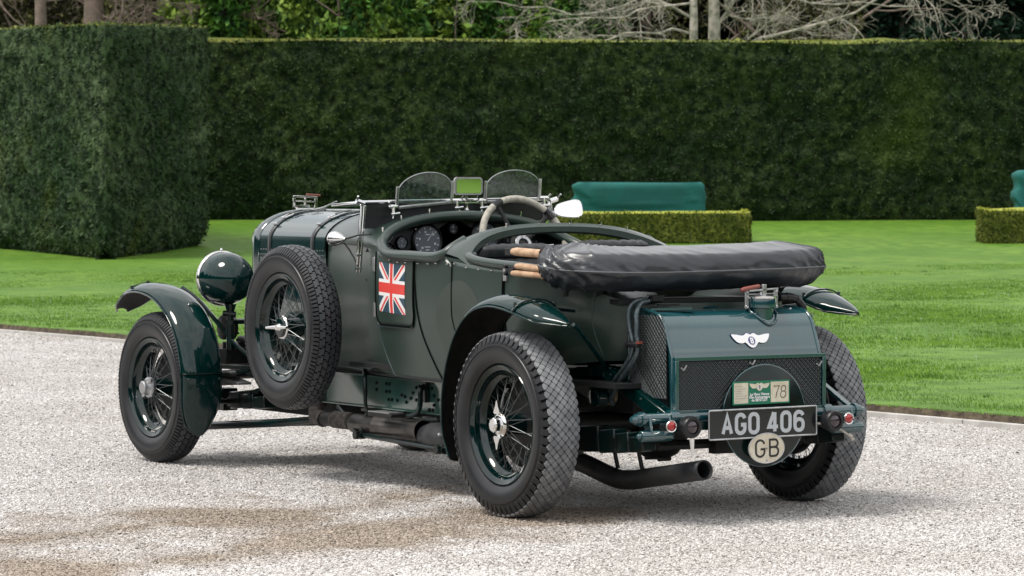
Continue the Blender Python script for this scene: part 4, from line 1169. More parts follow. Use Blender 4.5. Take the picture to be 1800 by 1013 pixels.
# centre mirror
mr = empty('rear_view_mirror', (0, 0, 0), car)
def rrect(w, h, r, n=5):
    o = []
    for cx, cy, a0 in ((w/2-r, h/2-r, 0), (-w/2+r, h/2-r, 90), (-w/2+r, -h/2+r, 180), (w/2-r, -h/2+r, 270)):
        for k in range(n+1):
            a = R(a0+90*k/n); o.append((cx+r*math.cos(a), cy+r*math.sin(a)))
    return o
def face_frame(c, nrm, up=(0, 0, 1)):
    n = Vector(nrm).normalized(); u = Vector(up); r_ = u.cross(n).normalized(); u = n.cross(r_).normalized(); c = Vector(c)
    return lambda a, b_, d=0: c + r_*a + u*b_ + n*d
F = face_frame((1.655, -.052, 1.360), (-1, .26, -.0145))
b = MB(); b.prism([F(x, y, -.022) for x, y in rrect(.135, .083, .016)], F(0, 0, .020)-F(0, 0, 0)); b.build('housing', M['alloy'], mr, smooth=30)
b = MB(); b.poly([F(x, y, .0005) for x, y in rrect(.118, .066, .010)]); b.build('mirror_glass', M['mirror'], mr, smooth=0)
b = MB(); b.tube([(1.672, -.05, 1.318), (1.672, -.05, 1.235)], .007, 8); b.tube([(1.672, -.085, 1.240), (1.672, -.015, 1.238)], .006, 8); b.ball((1.672, -.05, 1.25), .012, 8)
b.build('stem', M['chrome'], mr)
# right wing mirror
mr = empty('door_mirror', (0, 0, 0), car)
F = face_frame((1.655, -.600, 1.252), (-1, .42, .30), (0, .1, 1))
pts = []
for k in range(40):
    t = 2*math.pi*k/40; e = .62; u = math.copysign(abs(math.cos(t))**e, math.cos(t))*.064; v = math.copysign(abs(math.sin(t))**e, math.sin(t))*.038
    pts.append((u, v*(1+.28*(u/.064))))
b = MB(); G = [[F(u*s_, v*s_, d) for u, v in pts] for s_, d in ((.05, -.035), (.6, -.03), (.9, -.018), (1.06, -.002), (1.06, .003), (1.0, .004))]
b.grid(G, cv=True); b.build('housing', M['chrome'], mr, smooth=50)
b = MB(); b.poly([F(u*1.0, v*1.0, .0025) for u, v in pts]); b.build('mirror_glass', M['mirror'], mr, smooth=0)
b = MB(); b.tube([F(-.068, -.01, -.012), F(-.13, -.012, -.012)], .010, 10); b.ball(F(-.07, -.01, -.012), .013, 8); b.tube([F(-.115, -.015, -.012), F(-.115, -.035, -.012)], .005, 6); b.build('stem', M['alloy'], mr)
# side lamps on the scuttle
for s_ in (1, -1):
    b = MB(); b.lathe([(-.075, .004), (-.06, .012), (-.02, .026), (.02, .034), (.04, .034), (.052, .026), (.056, 0)], o=(1.775, s_*.575, 1.118), ax='X', n=24)
    o = b.build('side_lamp', M['chrome'], car, smooth=50)
    b = MB(); b.tube([(1.74, s_*.56, 1.10), (1.72, s_*.545, 1.07), (1.70, s_*.53, 1.03), (1.66, s_*.535, .99)], .004, 6); b.tube([(1.72, s_*.575, 1.115), (1.62, s_*.555, 1.135), (1.56, s_*.52, 1.14)], .004, 6); b.build('lamp_cable', M['black'], o)

# ---------------------------------------------------------------- dashboard
b = MB(); pts = []
for k in range(33):
    u = -1+2*k/32; y = .50*u; z = min(1.215, 1.06+.155*max(0, 1-abs(u)**2.6)**.6); pts.append(Vector((1.645, y, z)))
pts += [Vector((1.645, -.50, .93)), Vector((1.645, .50, .93))]
b.prism(pts, (.01, 0, 0)); dash = b.build('dashboard', M['dash'], car, smooth=0)
def gauge(y, z, r, needle, ticks=10, ring=True, face='gauge', name='gauge', num=True):
    b = MB(); b.lathe([(1.648, r*1.18), (1.628, r*1.16), (1.624, r*1.08), (1.630, r*1.0)], o=(0, y, z), ax='X', n=40)
    q = b.build(name, M['black'], dash)
    b = MB(); b.mi = 0; b.lathe([(1.634, r*1.04), (1.633, 0)], o=(0, y, z), ax='X', n=40)
    b.mi = 1; X = 1.6315
    for k in range(ticks):
        a = R(230-280*k/(ticks-1)); c, s_ = math.cos(a), math.sin(a)   # c: to viewer's right = -y
        r1, r2 = r*.78, r*.92; w_ = r*.035
        A = Vector((X, y-c*r1, z+s_*r1)); B = Vector((X, y-c*r2, z+s_*r2)); t = Vector((0, s_*w_, c*w_))
        b.add([A-t, A+t, B+t, B-t], [(0, 1, 2, 3)])
        if num and k % 2 == 0:
            A = Vector((X, y-c*r*.62, z+s_*r*.62)); d = r*.07
            b.add([A+Vector((0, -d, -d)), A+Vector((0, d, -d)), A+Vector((0, d, d)), A+Vector((0, -d, d))], [(0, 1, 2, 3)])
    a = R(needle); c, s_ = math.cos(a), math.sin(a); A = Vector((X-.001, y, z)); B = Vector((X-.001, y-c*r*.78, z+s_*r*.78)); t = Vector((0, s_*r*.018, c*r*.018))
    b.add([A-t*2, A+t*2, B+t, B-t], [(0, 1, 2, 3)])
    for dz, w_ in ((.42, .16), (-.42, .22), (-.62, .14)):
        A = Vector((X, y, z+dz*r)); b.add([A+Vector((0, -w_*r, -.035*r)), A+Vector((0, w_*r, -.035*r)), A+Vector((0, w_*r, .035*r)), A+Vector((0, -w_*r, .035*r))], [(0, 1, 2, 3)])
    b.build('gauge_dial', [M[face], M['gaugelight']], q, smooth=0, recalc=False)
gauge(.183, 1.108, .068, 55); gauge(.318, 1.100, .026, 90, 6, num=False); gauge(.045, 1.163, .022, 120, 5, face='dash', num=False)
gauge(-.125, 1.125, .064, 120); gauge(.392, 1.066, .030, 50, 5, face='dash', num=False); gauge(-.245, 1.10, .022, 60, 5, face='dash', num=False)
b = MB(); P = [(0, .026), (.026, 0), (0, -.026), (-.026, 0)]
for i in range(4):
    a, c = P[i], P[(i+1) % 4]; b.bar((1.640, .388+a[0], 1.125+a[1]), (1.640, .388+c[0], 1.125+c[1]), .003, .002)
b.bar((1.640, .376, 1.125), (1.640, .40, 1.125), .004, .002)
b.build('dash_plaque', M['gaugelight'], dash, smooth=0)
b = MB()
for y, z in ((-.40, 1.10), (-.43, 1.06), (-.37, 1.06), (-.385, 1.135), (.255, 1.165), (-.34, 1.075), (-.45, 1.09)): b.tube([(1.645, y, z), (1.622, y, z)], .007, 8); b.ball((1.618, y, z), .009, 8)
b.build('dash_switches', M['chrome'], dash)['kind'] = 'stuff'

# steering wheel
sw = empty('steering_wheel', (0, 0, 0), car)
SC = Vector((1.50, -.262, 1.098)); ax = Vector((-math.cos(R(24)), 0, math.sin(R(24)))); uu_ = Vector((math.sin(R(24)), 0, math.cos(R(24)))); vv_ = Vector((0, 1, 0))
def sp(a, r, d=0): return SC + vv_*(math.cos(a)*r) + uu_*(math.sin(a)*r) + ax*d
RW = .222
segs = []
dark = [R(125), R(28), R(235), R(-45)]
b = MB(); b.mi = 0
b.tube([sp(2*math.pi*k/72, RW) for k in range(72)], [.0165+.0006*math.sin(k*7) for k in range(72)], 10, closed=True)
b.build('rim_cord', M['cord'], sw, smooth=60)
for i, a0 in enumerate((R(62), R(152-12), R(242), R(-28+8))):
    b = MB(); b.tube([sp(a0+R(d), RW) for d in np.linspace(-7, 7, 8)], .0178, 10); b.build('bare_rim', M['black'], sw, smooth=60)
    b = MB(); b.tube([sp(a0, RW-.01, -.002), sp(a0, .12, -.022), sp(a0, .03, -.035)], [.012, .013, .015], 8, flat=.4, up=tuple(ax)); b.build('spoke', M['darkmetal'], sw, smooth=60)
b = MB(); prof = [(0, .0), (.0, .045), (-.02, .062), (-.04, .065), (-.05, .05), (-.40, .028)]
G = [[sp(2*math.pi*k/28, r, d-.02) for k in range(28)] for d, r in ((.004, .001), (.004, .035), (-.008, .060), (-.03, .064), (-.05, .04), (-.055, .024), (-.36, .022))]
b.grid(G, cv=True); b.build('boss', M['darkmetal'], sw, smooth=50)
b = MB(); G = [[sp(2*math.pi*k/28, r, d-.013) for k in range(28)] for d, r in ((0, .026), (.003, .028), (.003, .042), (0, .044))]; b.grid(G, cv=True)
b.tube([sp(R(100), .02, .0), sp(R(100), .075, .012)], .004, 6); b.ball(sp(R(100), .08, .012), .010, 8); b.build('boss_ring', M['alloy'], sw, smooth=50)

# seats
def seatback(yc, hw, x, ztop_, zlow, name='seat_back'):
    b = MB(); G = []; nu = 40
    for i in range(nu+1):
        u = -1+2*i/nu; y = yc+hw*math.copysign(abs(u)**.9, u); xx = x-.10*(u*u)*-1*.6
        ed = max(0, 1-abs(u)**7)
        pl = .006*abs(math.sin(u*math.pi*4.5))**.5
        sec = []
        for k in range(13):
            a = math.pi*k/12; th = (.030+pl)*ed**.5+.004
            sec.append(Vector((xx+th*math.cos(a), y, ztop_-.03+(.022+pl)*math.sin(a)*ed-.02*(1-ed))))
        for z in (ztop_-.06, ztop_-.065, ztop_-.10, zlow): sec.append(Vector((xx-(.028+pl*1.2 if z != ztop_-.065 else .018), y, z)))
        sec2 = [Vector((xx+(.028+pl), y, z)) for z in (zlow, ztop_-.10, ztop_-.065, ztop_-.06)]
        G.append(sec2+sec)
    b.grid(G); o = b.build(name, M['leather'], car, smooth=50)
seatback(.255, .215, .72, 1.108, .60); seatback(-.255, .215, .72, 1.122, .60)
b = MB(); b.box((.95, .25, .68), (.46, .44, .12)); b.box((.95, -.25, .68), (.46, .44, .12)); b.box((.18, 0, .68), (.42, .9, .14)); b.build('seat_cushion', M['leather'], car, bevel=.03)
b = MB(); b.box((-.05, 0, .84), (.10, .92, .28)); b.build('rear_seat_back', M['leather'], car, bevel=.03)

# ---------------------------------------------------------------- wings (mudguards)
def wing(path, widths, yc, sgn, crown=.030, name='wing', thick=.004, ycs=None):
    """path: (x,z) points along the top centre line; widths: half widths"""
    P = cr([(x, 0, z) for x, z in path], 8); N = len(P)
    wv = cr([(w_, 0, 0) for w_ in widths], 8)
    yo = cr([(c, 0, 0) for c in (ycs or [yc]*len(path))], 8)
    b = MB(); G = []
    for i in range(N):
        a = P[max(0, i-1)]; c = P[min(N-1, i+1)]; t = (c-a).normalized(); n = Vector((-t.z, 0, t.x))
        if n.dot(P[i]-Vector(cen_)) < 0: n = -n
        row = []
        for k in range(17):
            u = -1+2*k/16; hw = max(.002, wv[i].x); cw = crown*min(1, hw/.08)
            lip = .010*max(0, abs(u)-.9)/.1
            d = -cw*abs(u)**2.4 - lip
            row.append(Vector((P[i].x, sgn*(yo[i].x+hw*u), P[i].z)) + n*d)
        G.append(row)
    b.grid(G); o = b.build(name, [M['paint'], M['underseal']], car, smooth=60)
    md = o.modifiers.new('solid', 'SOLIDIFY'); md.thickness = thick; md.offset = -1; md.material_offset = 1
    # wired edge
    e = MB(); e.tube([r[0] for r in G], .0045, 6); e.tube([r[-1] for r in G], .0045, 6); e.build('wired_edge', M['paint'], o, smooth=60)
    return o, G
for sgn in (1, -1):
    # front wing
    cen_ = (3.3, 0, .374)
    Z0 = 0 if sgn > 0 else .02
    pts = [(2.884, .155), (2.868, .20), (2.838, .30), (2.826, .42), (2.838, .52), (2.885, .64), (2.965, .74), (3.08, .818), (3.22, .868), (3.38, .887), (3.52, .874), (3.63, .842), (3.725, .795), (3.785, .752)]
    wd = [.020, .070, .103, .108, .109, .110, .110, .110, .109, .107, .100, .088, .066, .030]
    o, G = wing([(x, z+Z0) for x, z in pts], wd, .728, sgn, .034)
    # joint line and bolts
    i = int(len(G)*3.4/13); b = MB(); b.tube([p+(p-Vector((3.3, p.y, .374))).normalized()*.003 for p in G[i]], .0035, 6); b.build('joint_strip', M['chassis'], o)
    b = MB()
    for j in (2, 14): p = G[i-2][j]; b.ball(p+(p-Vector((3.3, p.y, .374))).normalized()*.004, .006, 8)
    b.build('wing_bolt', M['spokeg'], o)
    # front joint band
    i = int(len(G)*9.6/13); b = MB(); b.grid([[G[i+d][k]+(G[i+d][k]-Vector((3.3, G[i+d][k].y, .374))).normalized()*.005 for k in range(1, 16)] for d in (0, 1)]); b.build('wing_band', M['paint'], o, smooth=60, solid=.003)
    b = MB()
    for k in (1, 8, 15): p = G[i][k]; b.tube([p, p+Vector((0, 0, .014))], .006, 6)
    b.build('wing_bolt', M['black'], o)
    # stays
    b = MB(); b.tube(cr([(3.34, sgn*.60, .86), (3.22, sgn*.57, .80), (3.08, sgn*.54, .70), (2.98, sgn*.50, .60), (2.90, sgn*.44, .52), (2.85, sgn*.40, .44)], 6), .012, 8)
    b.tube([(3.50, sgn*.62, .85), (3.30, sgn*.50, .74), (3.06, sgn*.43, .64)], .006, 6)
    b.tube([(2.83, sgn*.64, .49), (2.78, sgn*.40, .48)], .010, 8)
    b.build('wing_stay', M['chassis'], o)
    # rear wing
    cen_ = (0, 0, .376)
    pts = [(.405, .20), (.452, .30), (.462, .42), (.448, .53), (.408, .65), (.345, .76), (.262, .840), (.165, .888), (.06, .908), (-.045, .905), (-.150, .888), (-.250, .862), (-.335, .832), (-.402, .802)]
    wd = [.100, .104, .106, .107, .108, .108, .108, .108, .108, .108, .106, .092, .055, .006]
    o, G = wing([(x, z+Z0) for x, z in pts], wd, .722, sgn, .040)
    i = int(len(G)*10.0/13); b = MB(); b.grid([[G[i+d][k]+(G[i+d][k]-Vector((0, G[i+d][k].y, .376))).normalized()*.007 for k in range(0, 17)] for d in (0, 1)]); b.build('wing_band', M['paint'], o, smooth=60, solid=.006)
    b = MB()
    for k in (1, 15): p = G[i][k]; b.tube([p, p+Vector((-.004, 0, .022))], .007, 8)
    b.build('wing_bolt', M['spokeg'], o)
    if sgn > 0: b = MB(); b.tube([(-.40, sgn*.70, .797), (-.38, sgn*.66, .775), (-.20, sgn*.42, .62), (-.17, sgn*.38, .60)], .009, 8); b.build('wing_stay', M['paint'], o)
    b = MB(); b.tube([(-.15, sgn*.62, .85), (-.13, sgn*.52, .84)], .007, 8); b.build('wing_stay', M['chassis'], o)

# ---------------------------------------------------------------- headlamps
for sgn in (1, -1):
    cx, cz = 3.01, .912; y = sgn*.505
    b = MB(); prof = [(-.125, .0), (-.122, .021), (-.110, .055), (-.084, .087), (-.047, .112), (0, .126), (.045, .1295), (.075, .129)]
    b.lathe(prof, o=(cx, y, cz), ax='X', n=48); hl = b.build('headlamp', M['paint'], car, smooth=70); 
    b = MB(); b.lathe([(.073, .1305), (.078, .136), (.092, .136), (.098, .130), (.098, .118)], o=(cx, y, cz), ax='X', n=48)
    for k in range(48):
        t = 2*math.pi*k/48; b.ball((cx+.084, y+.1365*math.cos(t), cz+.1365*math.sin(t)), .0032, 6)
    b.build('rim', M['chrome'], hl, smooth=50)
    b = MB(); b.lathe([(.095, .120), (.102, .09), (.106, .0)], o=(cx, y, cz), ax='X', n=40); b.build('lens', M['glass'], hl)
    b = MB(); b.tube([(cx+.085, y, cz+.138), (cx+.085, y, cz+.149)], [.008, .005], 8); b.build('rim_catch', M['chrome'], hl)
    b = MB()
    b.tube([(cx-.01, y, cz-.125), (cx-.01, y, cz-.165)], [.030, .018], 12); b.tube([(cx-.03, y-.02, cz-.175), (cx+.01, y+.03, cz-.17)], .014, 10)
    b.tube([(cx-.01, y, cz-.165), (cx-.01, y, cz-.21)], .017, 10); b.tube([(cx-.01, y, cz-.205), (cx-.01, y, cz-.225)], .024, 6)
    b.tube([(cx-.01, y, cz-.22), (cx-.01, y, .56)], .020, 12)
    b.build('lamp_stem', M['chassis'], hl)
b = MB(); b.tube([(3.03, -.505, .70), (3.03, .505, .70)], .014, 10); b.build('lamp_bar', M['chassis'], car)

# ---------------------------------------------------------------- chassis, axles, springs
for s_ in (1, -1):
    b = MB()
    zt, zb_ = .487, .345
    prof = [(-.02, .46, .60), (.10, .50, .60), (.35, .36, .50), (.8, .345, .488), (2.3, .345, .488), (2.75, .38, .49), (3.1, .45, .53), (3.4, .46, .52), (3.72, .38, .42)]
    G = []
    for x, a, c in prof:
        y0 = .40 if x > .2 else .36
        G.append([(x, s_*y0, a), (x, s_*y0, c), (x, s_*(y0-.05), c), (x, s_*(y0-.05), a)])
    b.grid(G, cv=True); b.prism([Vector(p) for p in G[0]], (-.002, 0, 0)); b.prism([Vector(p) for p in G[-1]], (.002, 0, 0))
    fr = b.build('chassis_rail', M['chassis'], car, smooth=25, bevel=.003)
    b = MB(); b.box((1.25, s_*.413, .418), (1.85, .006, .135)); b.box((1.25, s_*.425, .348), (1.85, .03, .006)); b.box((1.25, s_*.42, .489), (1.85, .02, .006)); b.build('frame_plate', M['plate'], fr, bevel=.001)
    b = MB()
    for x, z in [(1.33, .455), (1.30, .462), (1.27, .455), (1.225, .462), (1.19, .458), (1.36, .43), (1.30, .425), (1.24, .435), (1.17, .425), (1.14, .41), (1.38, .405), (1.33, .40), (1.245, .40), (1.17, .385), (1.215, .362), (1.185, .362), (1.05, .365), (1.42, .385), (1.46, .415), (1.43, .41), (1.50, .39), (1.60, .46), (1.57, .46), (1.60, .425), (1.57, .425), (1.58, .39), (1.55, .39), (1.80, .45), (1.80, .40), (1.69, .46), (1.69, .43)]:
        b.tube([(x, s_*.414, z), (x, s_*.424, z)], [.0085, .007], 6)
    b.build('frame_bolt', M['chassis'], fr)
    # rear chassis arm dropping to the tail tube
    b = MB(); b.bar((-.03, s_*.372, .600), (-.20, s_*.372, .588), .045, .05); b.bar((-.16, s_*.372, .592), (-.60, s_*.372, .418), .050, .058)
    b.build('tail_arm', M['paint'], fr, bevel=.005)
    b = MB()
    for t in (.12, .3, .62, .9): p = Vector((-.16, s_*.372, .592)).lerp(Vector((-.60, s_*.372, .418)), t)+Vector((.010, 0, .030)); b.ball(p, .007, 8); b.ball(p+Vector((-.01, s_*.027, -.02)), .006, 8)
    b.build('frame_bolt', M['spokeg'], fr)
# rear cross tubes and shackles
b = MB(); b.tube([(-.625, -.555, .428), (-.625, .555, .428)], .023, 14)
for s_ in (1, -1): b.tube([(-.625, s_*.40, .428), (-.625, s_*.36, .428)], .032, 14); b.tube([(-.625, s_*.52, .428), (-.625, s_*.535, .428)], .030, 14); b.tube([(-.625, s_*.555, .428), (-.625, s_*.575, .428)], [.020, .012], 8)
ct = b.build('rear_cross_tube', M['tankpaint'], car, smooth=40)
for s_ in (1, -1):
    b = MB(); b.tube([(-.645, s_*.40, .362), (-.645, s_*.545, .362)], .023, 12); b.tube([(-.645, s_*.56, .362), (-.645, s_*.39, .362)], .011, 8)
    for y in (.405, .50): b.bar((-.625, s_*y, .44), (-.648, s_*y, .345), .012, .045, (1, 0, 0))
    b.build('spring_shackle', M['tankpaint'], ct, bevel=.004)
def leaf_spring(x0, x1, y, zc, ze, name='leaf_spring', nl=8, w_=.058):
    b = MB(); xm = (x0+x1)/2; hl = abs(x1-x0)/2
    for k in range(nl):
        f = 1-.105*k; P = []
        for i in range(13):
            u = -1+2*i/12; x = xm+hl*f*u; z = zc+(ze-zc)*(f*u)**2-.0085*k; P.append((x, y, z))
        G = [[Vector(p)+Vector((0, -w_/2, .004)), Vector(p)+Vector((0, w_/2, .004)), Vector(p)+Vector((0, w_/2, -.004)), Vector(p)+Vector((0, -w_/2, -.004))] for p in P]
        b.grid(G, cv=True)
    for u in (-.62, -.38, .38, .62):
        x = xm+hl*u; z = zc+(ze-zc)*u*u-.028; b.box((x, y, z), (.028, w_+.014, .075-.05*abs(u)))
    b.box((xm, y, zc-.03), (.10, w_+.02, .11))
    return b.build(name, M['chassis'], car, smooth=30)
for s_ in (1, -1):
    leaf_spring(-.645, .62, s_*.47, .335, .362)
    leaf_spring(2.74, 3.78, s_*.40, .335, .40)
# spring gaiter (boxed rear spring)
    b = MB()
    for x0, x1, h0, h1 in ((-.10, -.28, .11, .105), (-.28, -.40, .10, .09), (-.40, -.50, .085, .075), (-.50, -.60, .070, .055)):
        b.bar((x0, s_*.47, .318), (x1+.004, s_*.47, .330), .066, (h0+h1)/2)
    b.build('spring_gaiter', M['chassis'], car, bevel=.006)
    b = MB()
    for x0, x1, h0 in ((3.16, 3.02, .085), (3.02, 2.90, .075), (2.90, 2.78, .06)):
        b.bar((x0, s_*.40, .305), (x1+.004, s_*.40, .315), .068, h0)
    b.build('spring_gaiter', M['chassis'], car, bevel=.006)
b = MB(); b.tube([(0, -.60, .376), (0, .60, .376)], .042, 14); b.lathe([(-.12, .04), (-.10, .10), (-.05, .145), (0, .155), (.05, .145), (.10, .10), (.12, .04)], o=(0, .02, .360), n=24)
b.tube([(.10, .02, .37), (1.6, .02, .42)], .035, 10)
for k in range(10): a = 2*math.pi*k/10; b.tube([(math.cos(a)*.155, -.01, .360+math.sin(a)*.155), (math.cos(a)*.155, .05, .360+math.sin(a)*.155)], .010, 6)
b.build('rear_axle', M['darkmetal'], car, smooth=40)
b = MB(); b.tube(cr([(3.30, -.66, .373), (3.30, -.52, .36), (3.30, -.40, .31), (3.30, 0, .30), (3.30, .40, .31), (3.30, .52, .36), (3.30, .66, .373)], 5), .026, 10)
b.tube([(3.16, -.58, .30), (3.16, .58, .30)], .013, 8); b.tube([(3.30, .60, .34), (3.14, .58, .30)], .014, 8); b.tube([(3.30, -.60, .34), (3.14, -.58, .30)], .014, 8)
b.build('front_axle', M['chassis'], car, smooth=40)
# brace tube, steering link and gearbox of the front end
b = MB(); b.tube([(3.34, .48, .168), (2.60, .44, .225), (2.25, .42, .258)], .020, 10); b.tube([(2.55, -.40, .21), (2.55, .44, .225)], .014, 8); b.build('torque_tube', M['chassis'], car)
b = MB(); b.tube([(3.2, .56, .40), (2.75, .44, .49), (2.2, .40, .52)], .014, 8); b.ball((3.2, .56, .40), .025, 10); b.build('drag_link', M['chassis'], car)
b = MB()
b.box((3.06, .47, .53), (.12, .12, .075)); b.tube([(3.06, .47, .565), (3.06, .47, .60)], .045, 12); b.tube([(3.10, .40, .60), (2.92, .38, .58), (2.86, .30, .58)], .030, 10)
b.lathe([(-.03, 0), (-.03, .062), (.03, .062), (.034, .05), (.034, 0)], o=(3.10, .47, .67), n=24)
b.tube([(2.95, .44, .62), (2.93, .40, .56), (2.90, .38, .50)], .020, 8); b.ball((2.93, .42, .575), .034, 10); b.ball((2.86, .38, .60), .03, 10)
b.build('shock_absorber', M['darkmetal'], car, bevel=.004)
b = MB(); b.box((3.02, .475, .455), (.15, .12, .01)); b.box((3.075, .475, .42), (.03, .11, .07)); b.bar((2.90, .48, .40), (3.05, .48, .42), .08, .012); b.build('spring_clamp', M['alloy'], car, bevel=.002)
# engine mass and undertray
b = MB(); b.box((2.55, 0, .62), (.95, .44, .36)); b.box((2.55, 0, .40), (.80, .34, .22)); b.box((1.6, 0, .44), (.7, .30, .24)); b.build('engine_block', M['darkmetal'], car, bevel=.02)
b = MB(); b.box((2.75, 0, .30), (1.05, .60, .09)); b.box((.35, 0, .50), (1.2, .62, .16)); b.build('undershield_dark_fill', M['interior'], car, bevel=.01)  # front tray, plus a black box added to darken the underbody
b = MB(); b.box((2.75, .31, .395), (.55, .012, .16)); b.build('engine_apron', M['exhaust'], car)
b = MB(); b.bar((2.95, .33, .50), (2.62, .40, .385), .012, .05); b.bar((2.78, .36, .485), (2.62, .36, .45), .08, .008); b.build('apron_strip', M['alloy'], car)
b = MB(); b.tube([(3.66, -.42, .40), (3.66, .42, .40)], .022, 10); b.build('front_cross_tube', M['chassis'], car)

# exhaust under the left side
b = MB(); b.mi = 0
b.tube([(2.34, .34, .36), (2.26, .43, .30), (2.20, .46, .275), (2.12, .46, .27)], [.030, .034, .036, .038], 12)
b.build('exhaust_downpipe', M['lagging'], car, smooth=60)
b = MB(); b.tube([(2.02, .455, .275), (1.86, .455, .275)], .041, 14); b.build('exhaust_downpipe', M['lagging'], car, smooth=60)
b = MB(); b.tube([(2.14, .458, .272), (2.01, .456, .274)], .034, 14); b.build('exhaust_clip', M['darkmetal'], car)
b = MB(); L_s = [(1.84, .034), (1.83, .043), (1.80, .046), (1.62, .046), (1.615, .049), (1.60, .049), (1.595, .046), (1.22, .046), (1.215, .050), (1.20, .050)]
b.lathe([(x, r) for x, r in L_s[::-1]], o=(0, .455, .268), ax='X', n=28); b.build('exhaust_pipe', M['exhaust'], car, smooth=40)
b = MB(); b.lathe([(.62, .03), (.64, .066), (1.10, .068), (1.15, .064), (1.20, .052)], o=(0, .44, .245), ax='X', n=28); b.build('silencer', M['blackpipe'], car, smooth=40)
b = MB(); P = cr([(.60, .44, .245), (.35, .40, .235), (.12, .34, .205), (-.10, .31, .152), (-.22, .30, .150), (-.40, .30, .176), (-.56, .30, .200), (-.735, .30, .227)], 6); b.tube(P, .039, 20, cap=False)
b.tube(P[-8:], .036, 20, cap=False);
G = []
e = (P[-1]-P[-2]).normalized()
b.build('tail_pipe', M['blackpipe'], car, smooth=60, solid=.002)
b = MB()
for x in (-.12, -.30): b.tube([(x, .30, .19), (x+.01, .32, .30)], .009, 8)
b.build('exhaust_hanger', M['black'], car)
# truss rods under the frame
for s_ in (1, -1):
    b = MB(); y = s_*.500
    b.tube([(2.02, s_*.44, .335), (1.70, y, .225), (.96, y, .205), (.78, s_*.47, .262)], .011, 8)
    for x, z in ((1.70, .225), (.97, .205)):
        b.tube([(x, y, z), (x-.005, s_*.455, .345)], .013, 8); b.lathe([(-.03, 0), (-.03, .020), (.03, .020), (.03, 0)], o=(x, y, z), ax='Y', n=8); b.tube([(x+.03, y, z+.003), (x-.03, y, z-.003)], .017, 8)
        b.box((x-.004, s_*.458, .338), (.05, .05, .012))
    b.build('truss_rod', M['chassis'], car)
b = MB(); b.tube(cr([(1.78, .42, .50), (1.745, .45, .515), (1.70, .475, .49), (1.685, .48, .43), (1.685, .48, .36), (1.685, .47, .34)], 5), .009, 8); b.build('side_pipe', M['chassis'], car)
# step and its bracket
b = MB(); b.tube(cr([(1.225, .425, .475), (1.225, .455, .45), (1.225, .46, .38), (1.235, .475, .345), (1.30, .50, .330), (1.38, .51, .328)], 5), .012, 8)
b.box((1.225, .43, .44), (.03, .02, .09))
b.build('step_bracket', M['chassis'], car)
b = MB(); b.box((1.385, .535, .335), (.215, .085, .016)); b.build('step_plate', M['darkmetal'], car, bevel=.002)
b = MB(); b.box((1.40, .537, .346), (.19, .075, .005)); b.build('step_tread', M['alloy'], car, bevel=.001)
b = MB(); b.tube([(.98, .50, .268), (.94, .52, .27)], .006, 6); b.ball((.985, .50, .268), .010, 8); b.build('drain_tap', M['alloy'], car)

# friction damper drum with cord behind the rear wheel
b = MB(); b.lathe([(-.03, 0), (-.03, .046), (.018, .046), (.024, .038), (.026, 0)], o=(-.165, .43, .497), n=28); o = b.build('shock_drum', M['paint'], car)
b = MB()
for k in range(6): b.lathe([(-.072+.008*k, .036), (-.070+.008*k, .042), (-.066+.008*k, .042), (-.064+.008*k, .036)], o=(-.165, .43, .497), n=28)
b.build('cord_wrap', M['brass'], o)

# ---------------------------------------------------------------- fuel tank
TP_ = [(-.300, .862)]
TP_ = [(-.30, .600), (-.30, .790)]
for k in range(9): a = R(180-90*k/8); TP_.append((-.365-.065*math.cos(a)*-1-.0, 0))
TP_ = [(-.300, .52), (-.300, .78)] + [(-.375+.075*math.cos(R(90*k/8)), .775+.075*math.sin(R(90*k/8))) for k in range(9)] + \
      [(-.44, .848)] + [(-.465-.10*math.sin(R(75*k/10)), .743+.10*math.cos(R(75*k/10))) for k in range(11)] + [(-.590, .70), (-.604, .664), (-.606, .45), (-.57, .44)]
HY = .366
b = MB()
sec = [Vector((x, 0, z)) for x, z in TP_]
G = [[Vector((p.x, y, p.z)) for p in sec] for y in (-HY, -HY+.02, 0, HY-.02, HY)]
b.grid(G, cv=True); b.poly([Vector((p.x, HY-.004, p.z)) for p in sec]); b.poly([Vector((p.x, -HY+.004, p.z)) for p in sec])
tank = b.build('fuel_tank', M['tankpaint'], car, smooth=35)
b = MB()
for s_ in (1, -1): b.tube([Vector((p.x, s_*HY, p.z)) for p in sec], .007, 8, closed=True)
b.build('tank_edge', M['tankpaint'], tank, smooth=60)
# rear stone guard frame and mesh
FX = -.628
b = MB()
b.box((FX, 0, .660), (.020, .744, .016)); b.box((FX, .364, .553), (.022, .018, .20)); b.box((FX, -.364, .553), (.022, .018, .20)); b.box((FX, 0, .452), (.018, .72, .012))
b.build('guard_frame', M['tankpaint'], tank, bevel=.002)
b = MB(); b.box((FX+.012, 0, .556), (.004, .715, .20)); b.build('guard_backing', M['seam'], tank, smooth=0)
def woven(name, fn, w_, h, pitch, r=.0011, clip=None, parent=tank):
    """woven wire lattice; fn(u, v, d) -> point, u in [0,w], v in [0,h]"""
    b = MB(); n = int((w_+h)/pitch)+1
    for sgn in (1, -1):
        for k in range(n+1):
            # line u - sgn*v = c
            c = k*pitch if sgn < 0 else k*pitch-h
            P = []; steps = int(h/pitch*2)
            for i in range(steps+1):
                v = h*i/steps; u = (c - v) if sgn < 0 else (c + v)
                if 0 <= u <= w_ and (clip is None or clip(u, v)): P.append((u, v, (.0014 if (i+k) % 2 else -.0014)*sgn))
                else:
                    if len(P) > 1: b.tube([fn(*q) for q in P], r, 3, cap=False)
                    P = []
            if len(P) > 1: b.tube([fn(*q) for q in P], r, 3, cap=False)
    o = b.build(name, M['mesh'], parent, smooth=0, recalc=False); o['kind'] = 'stuff'; return o
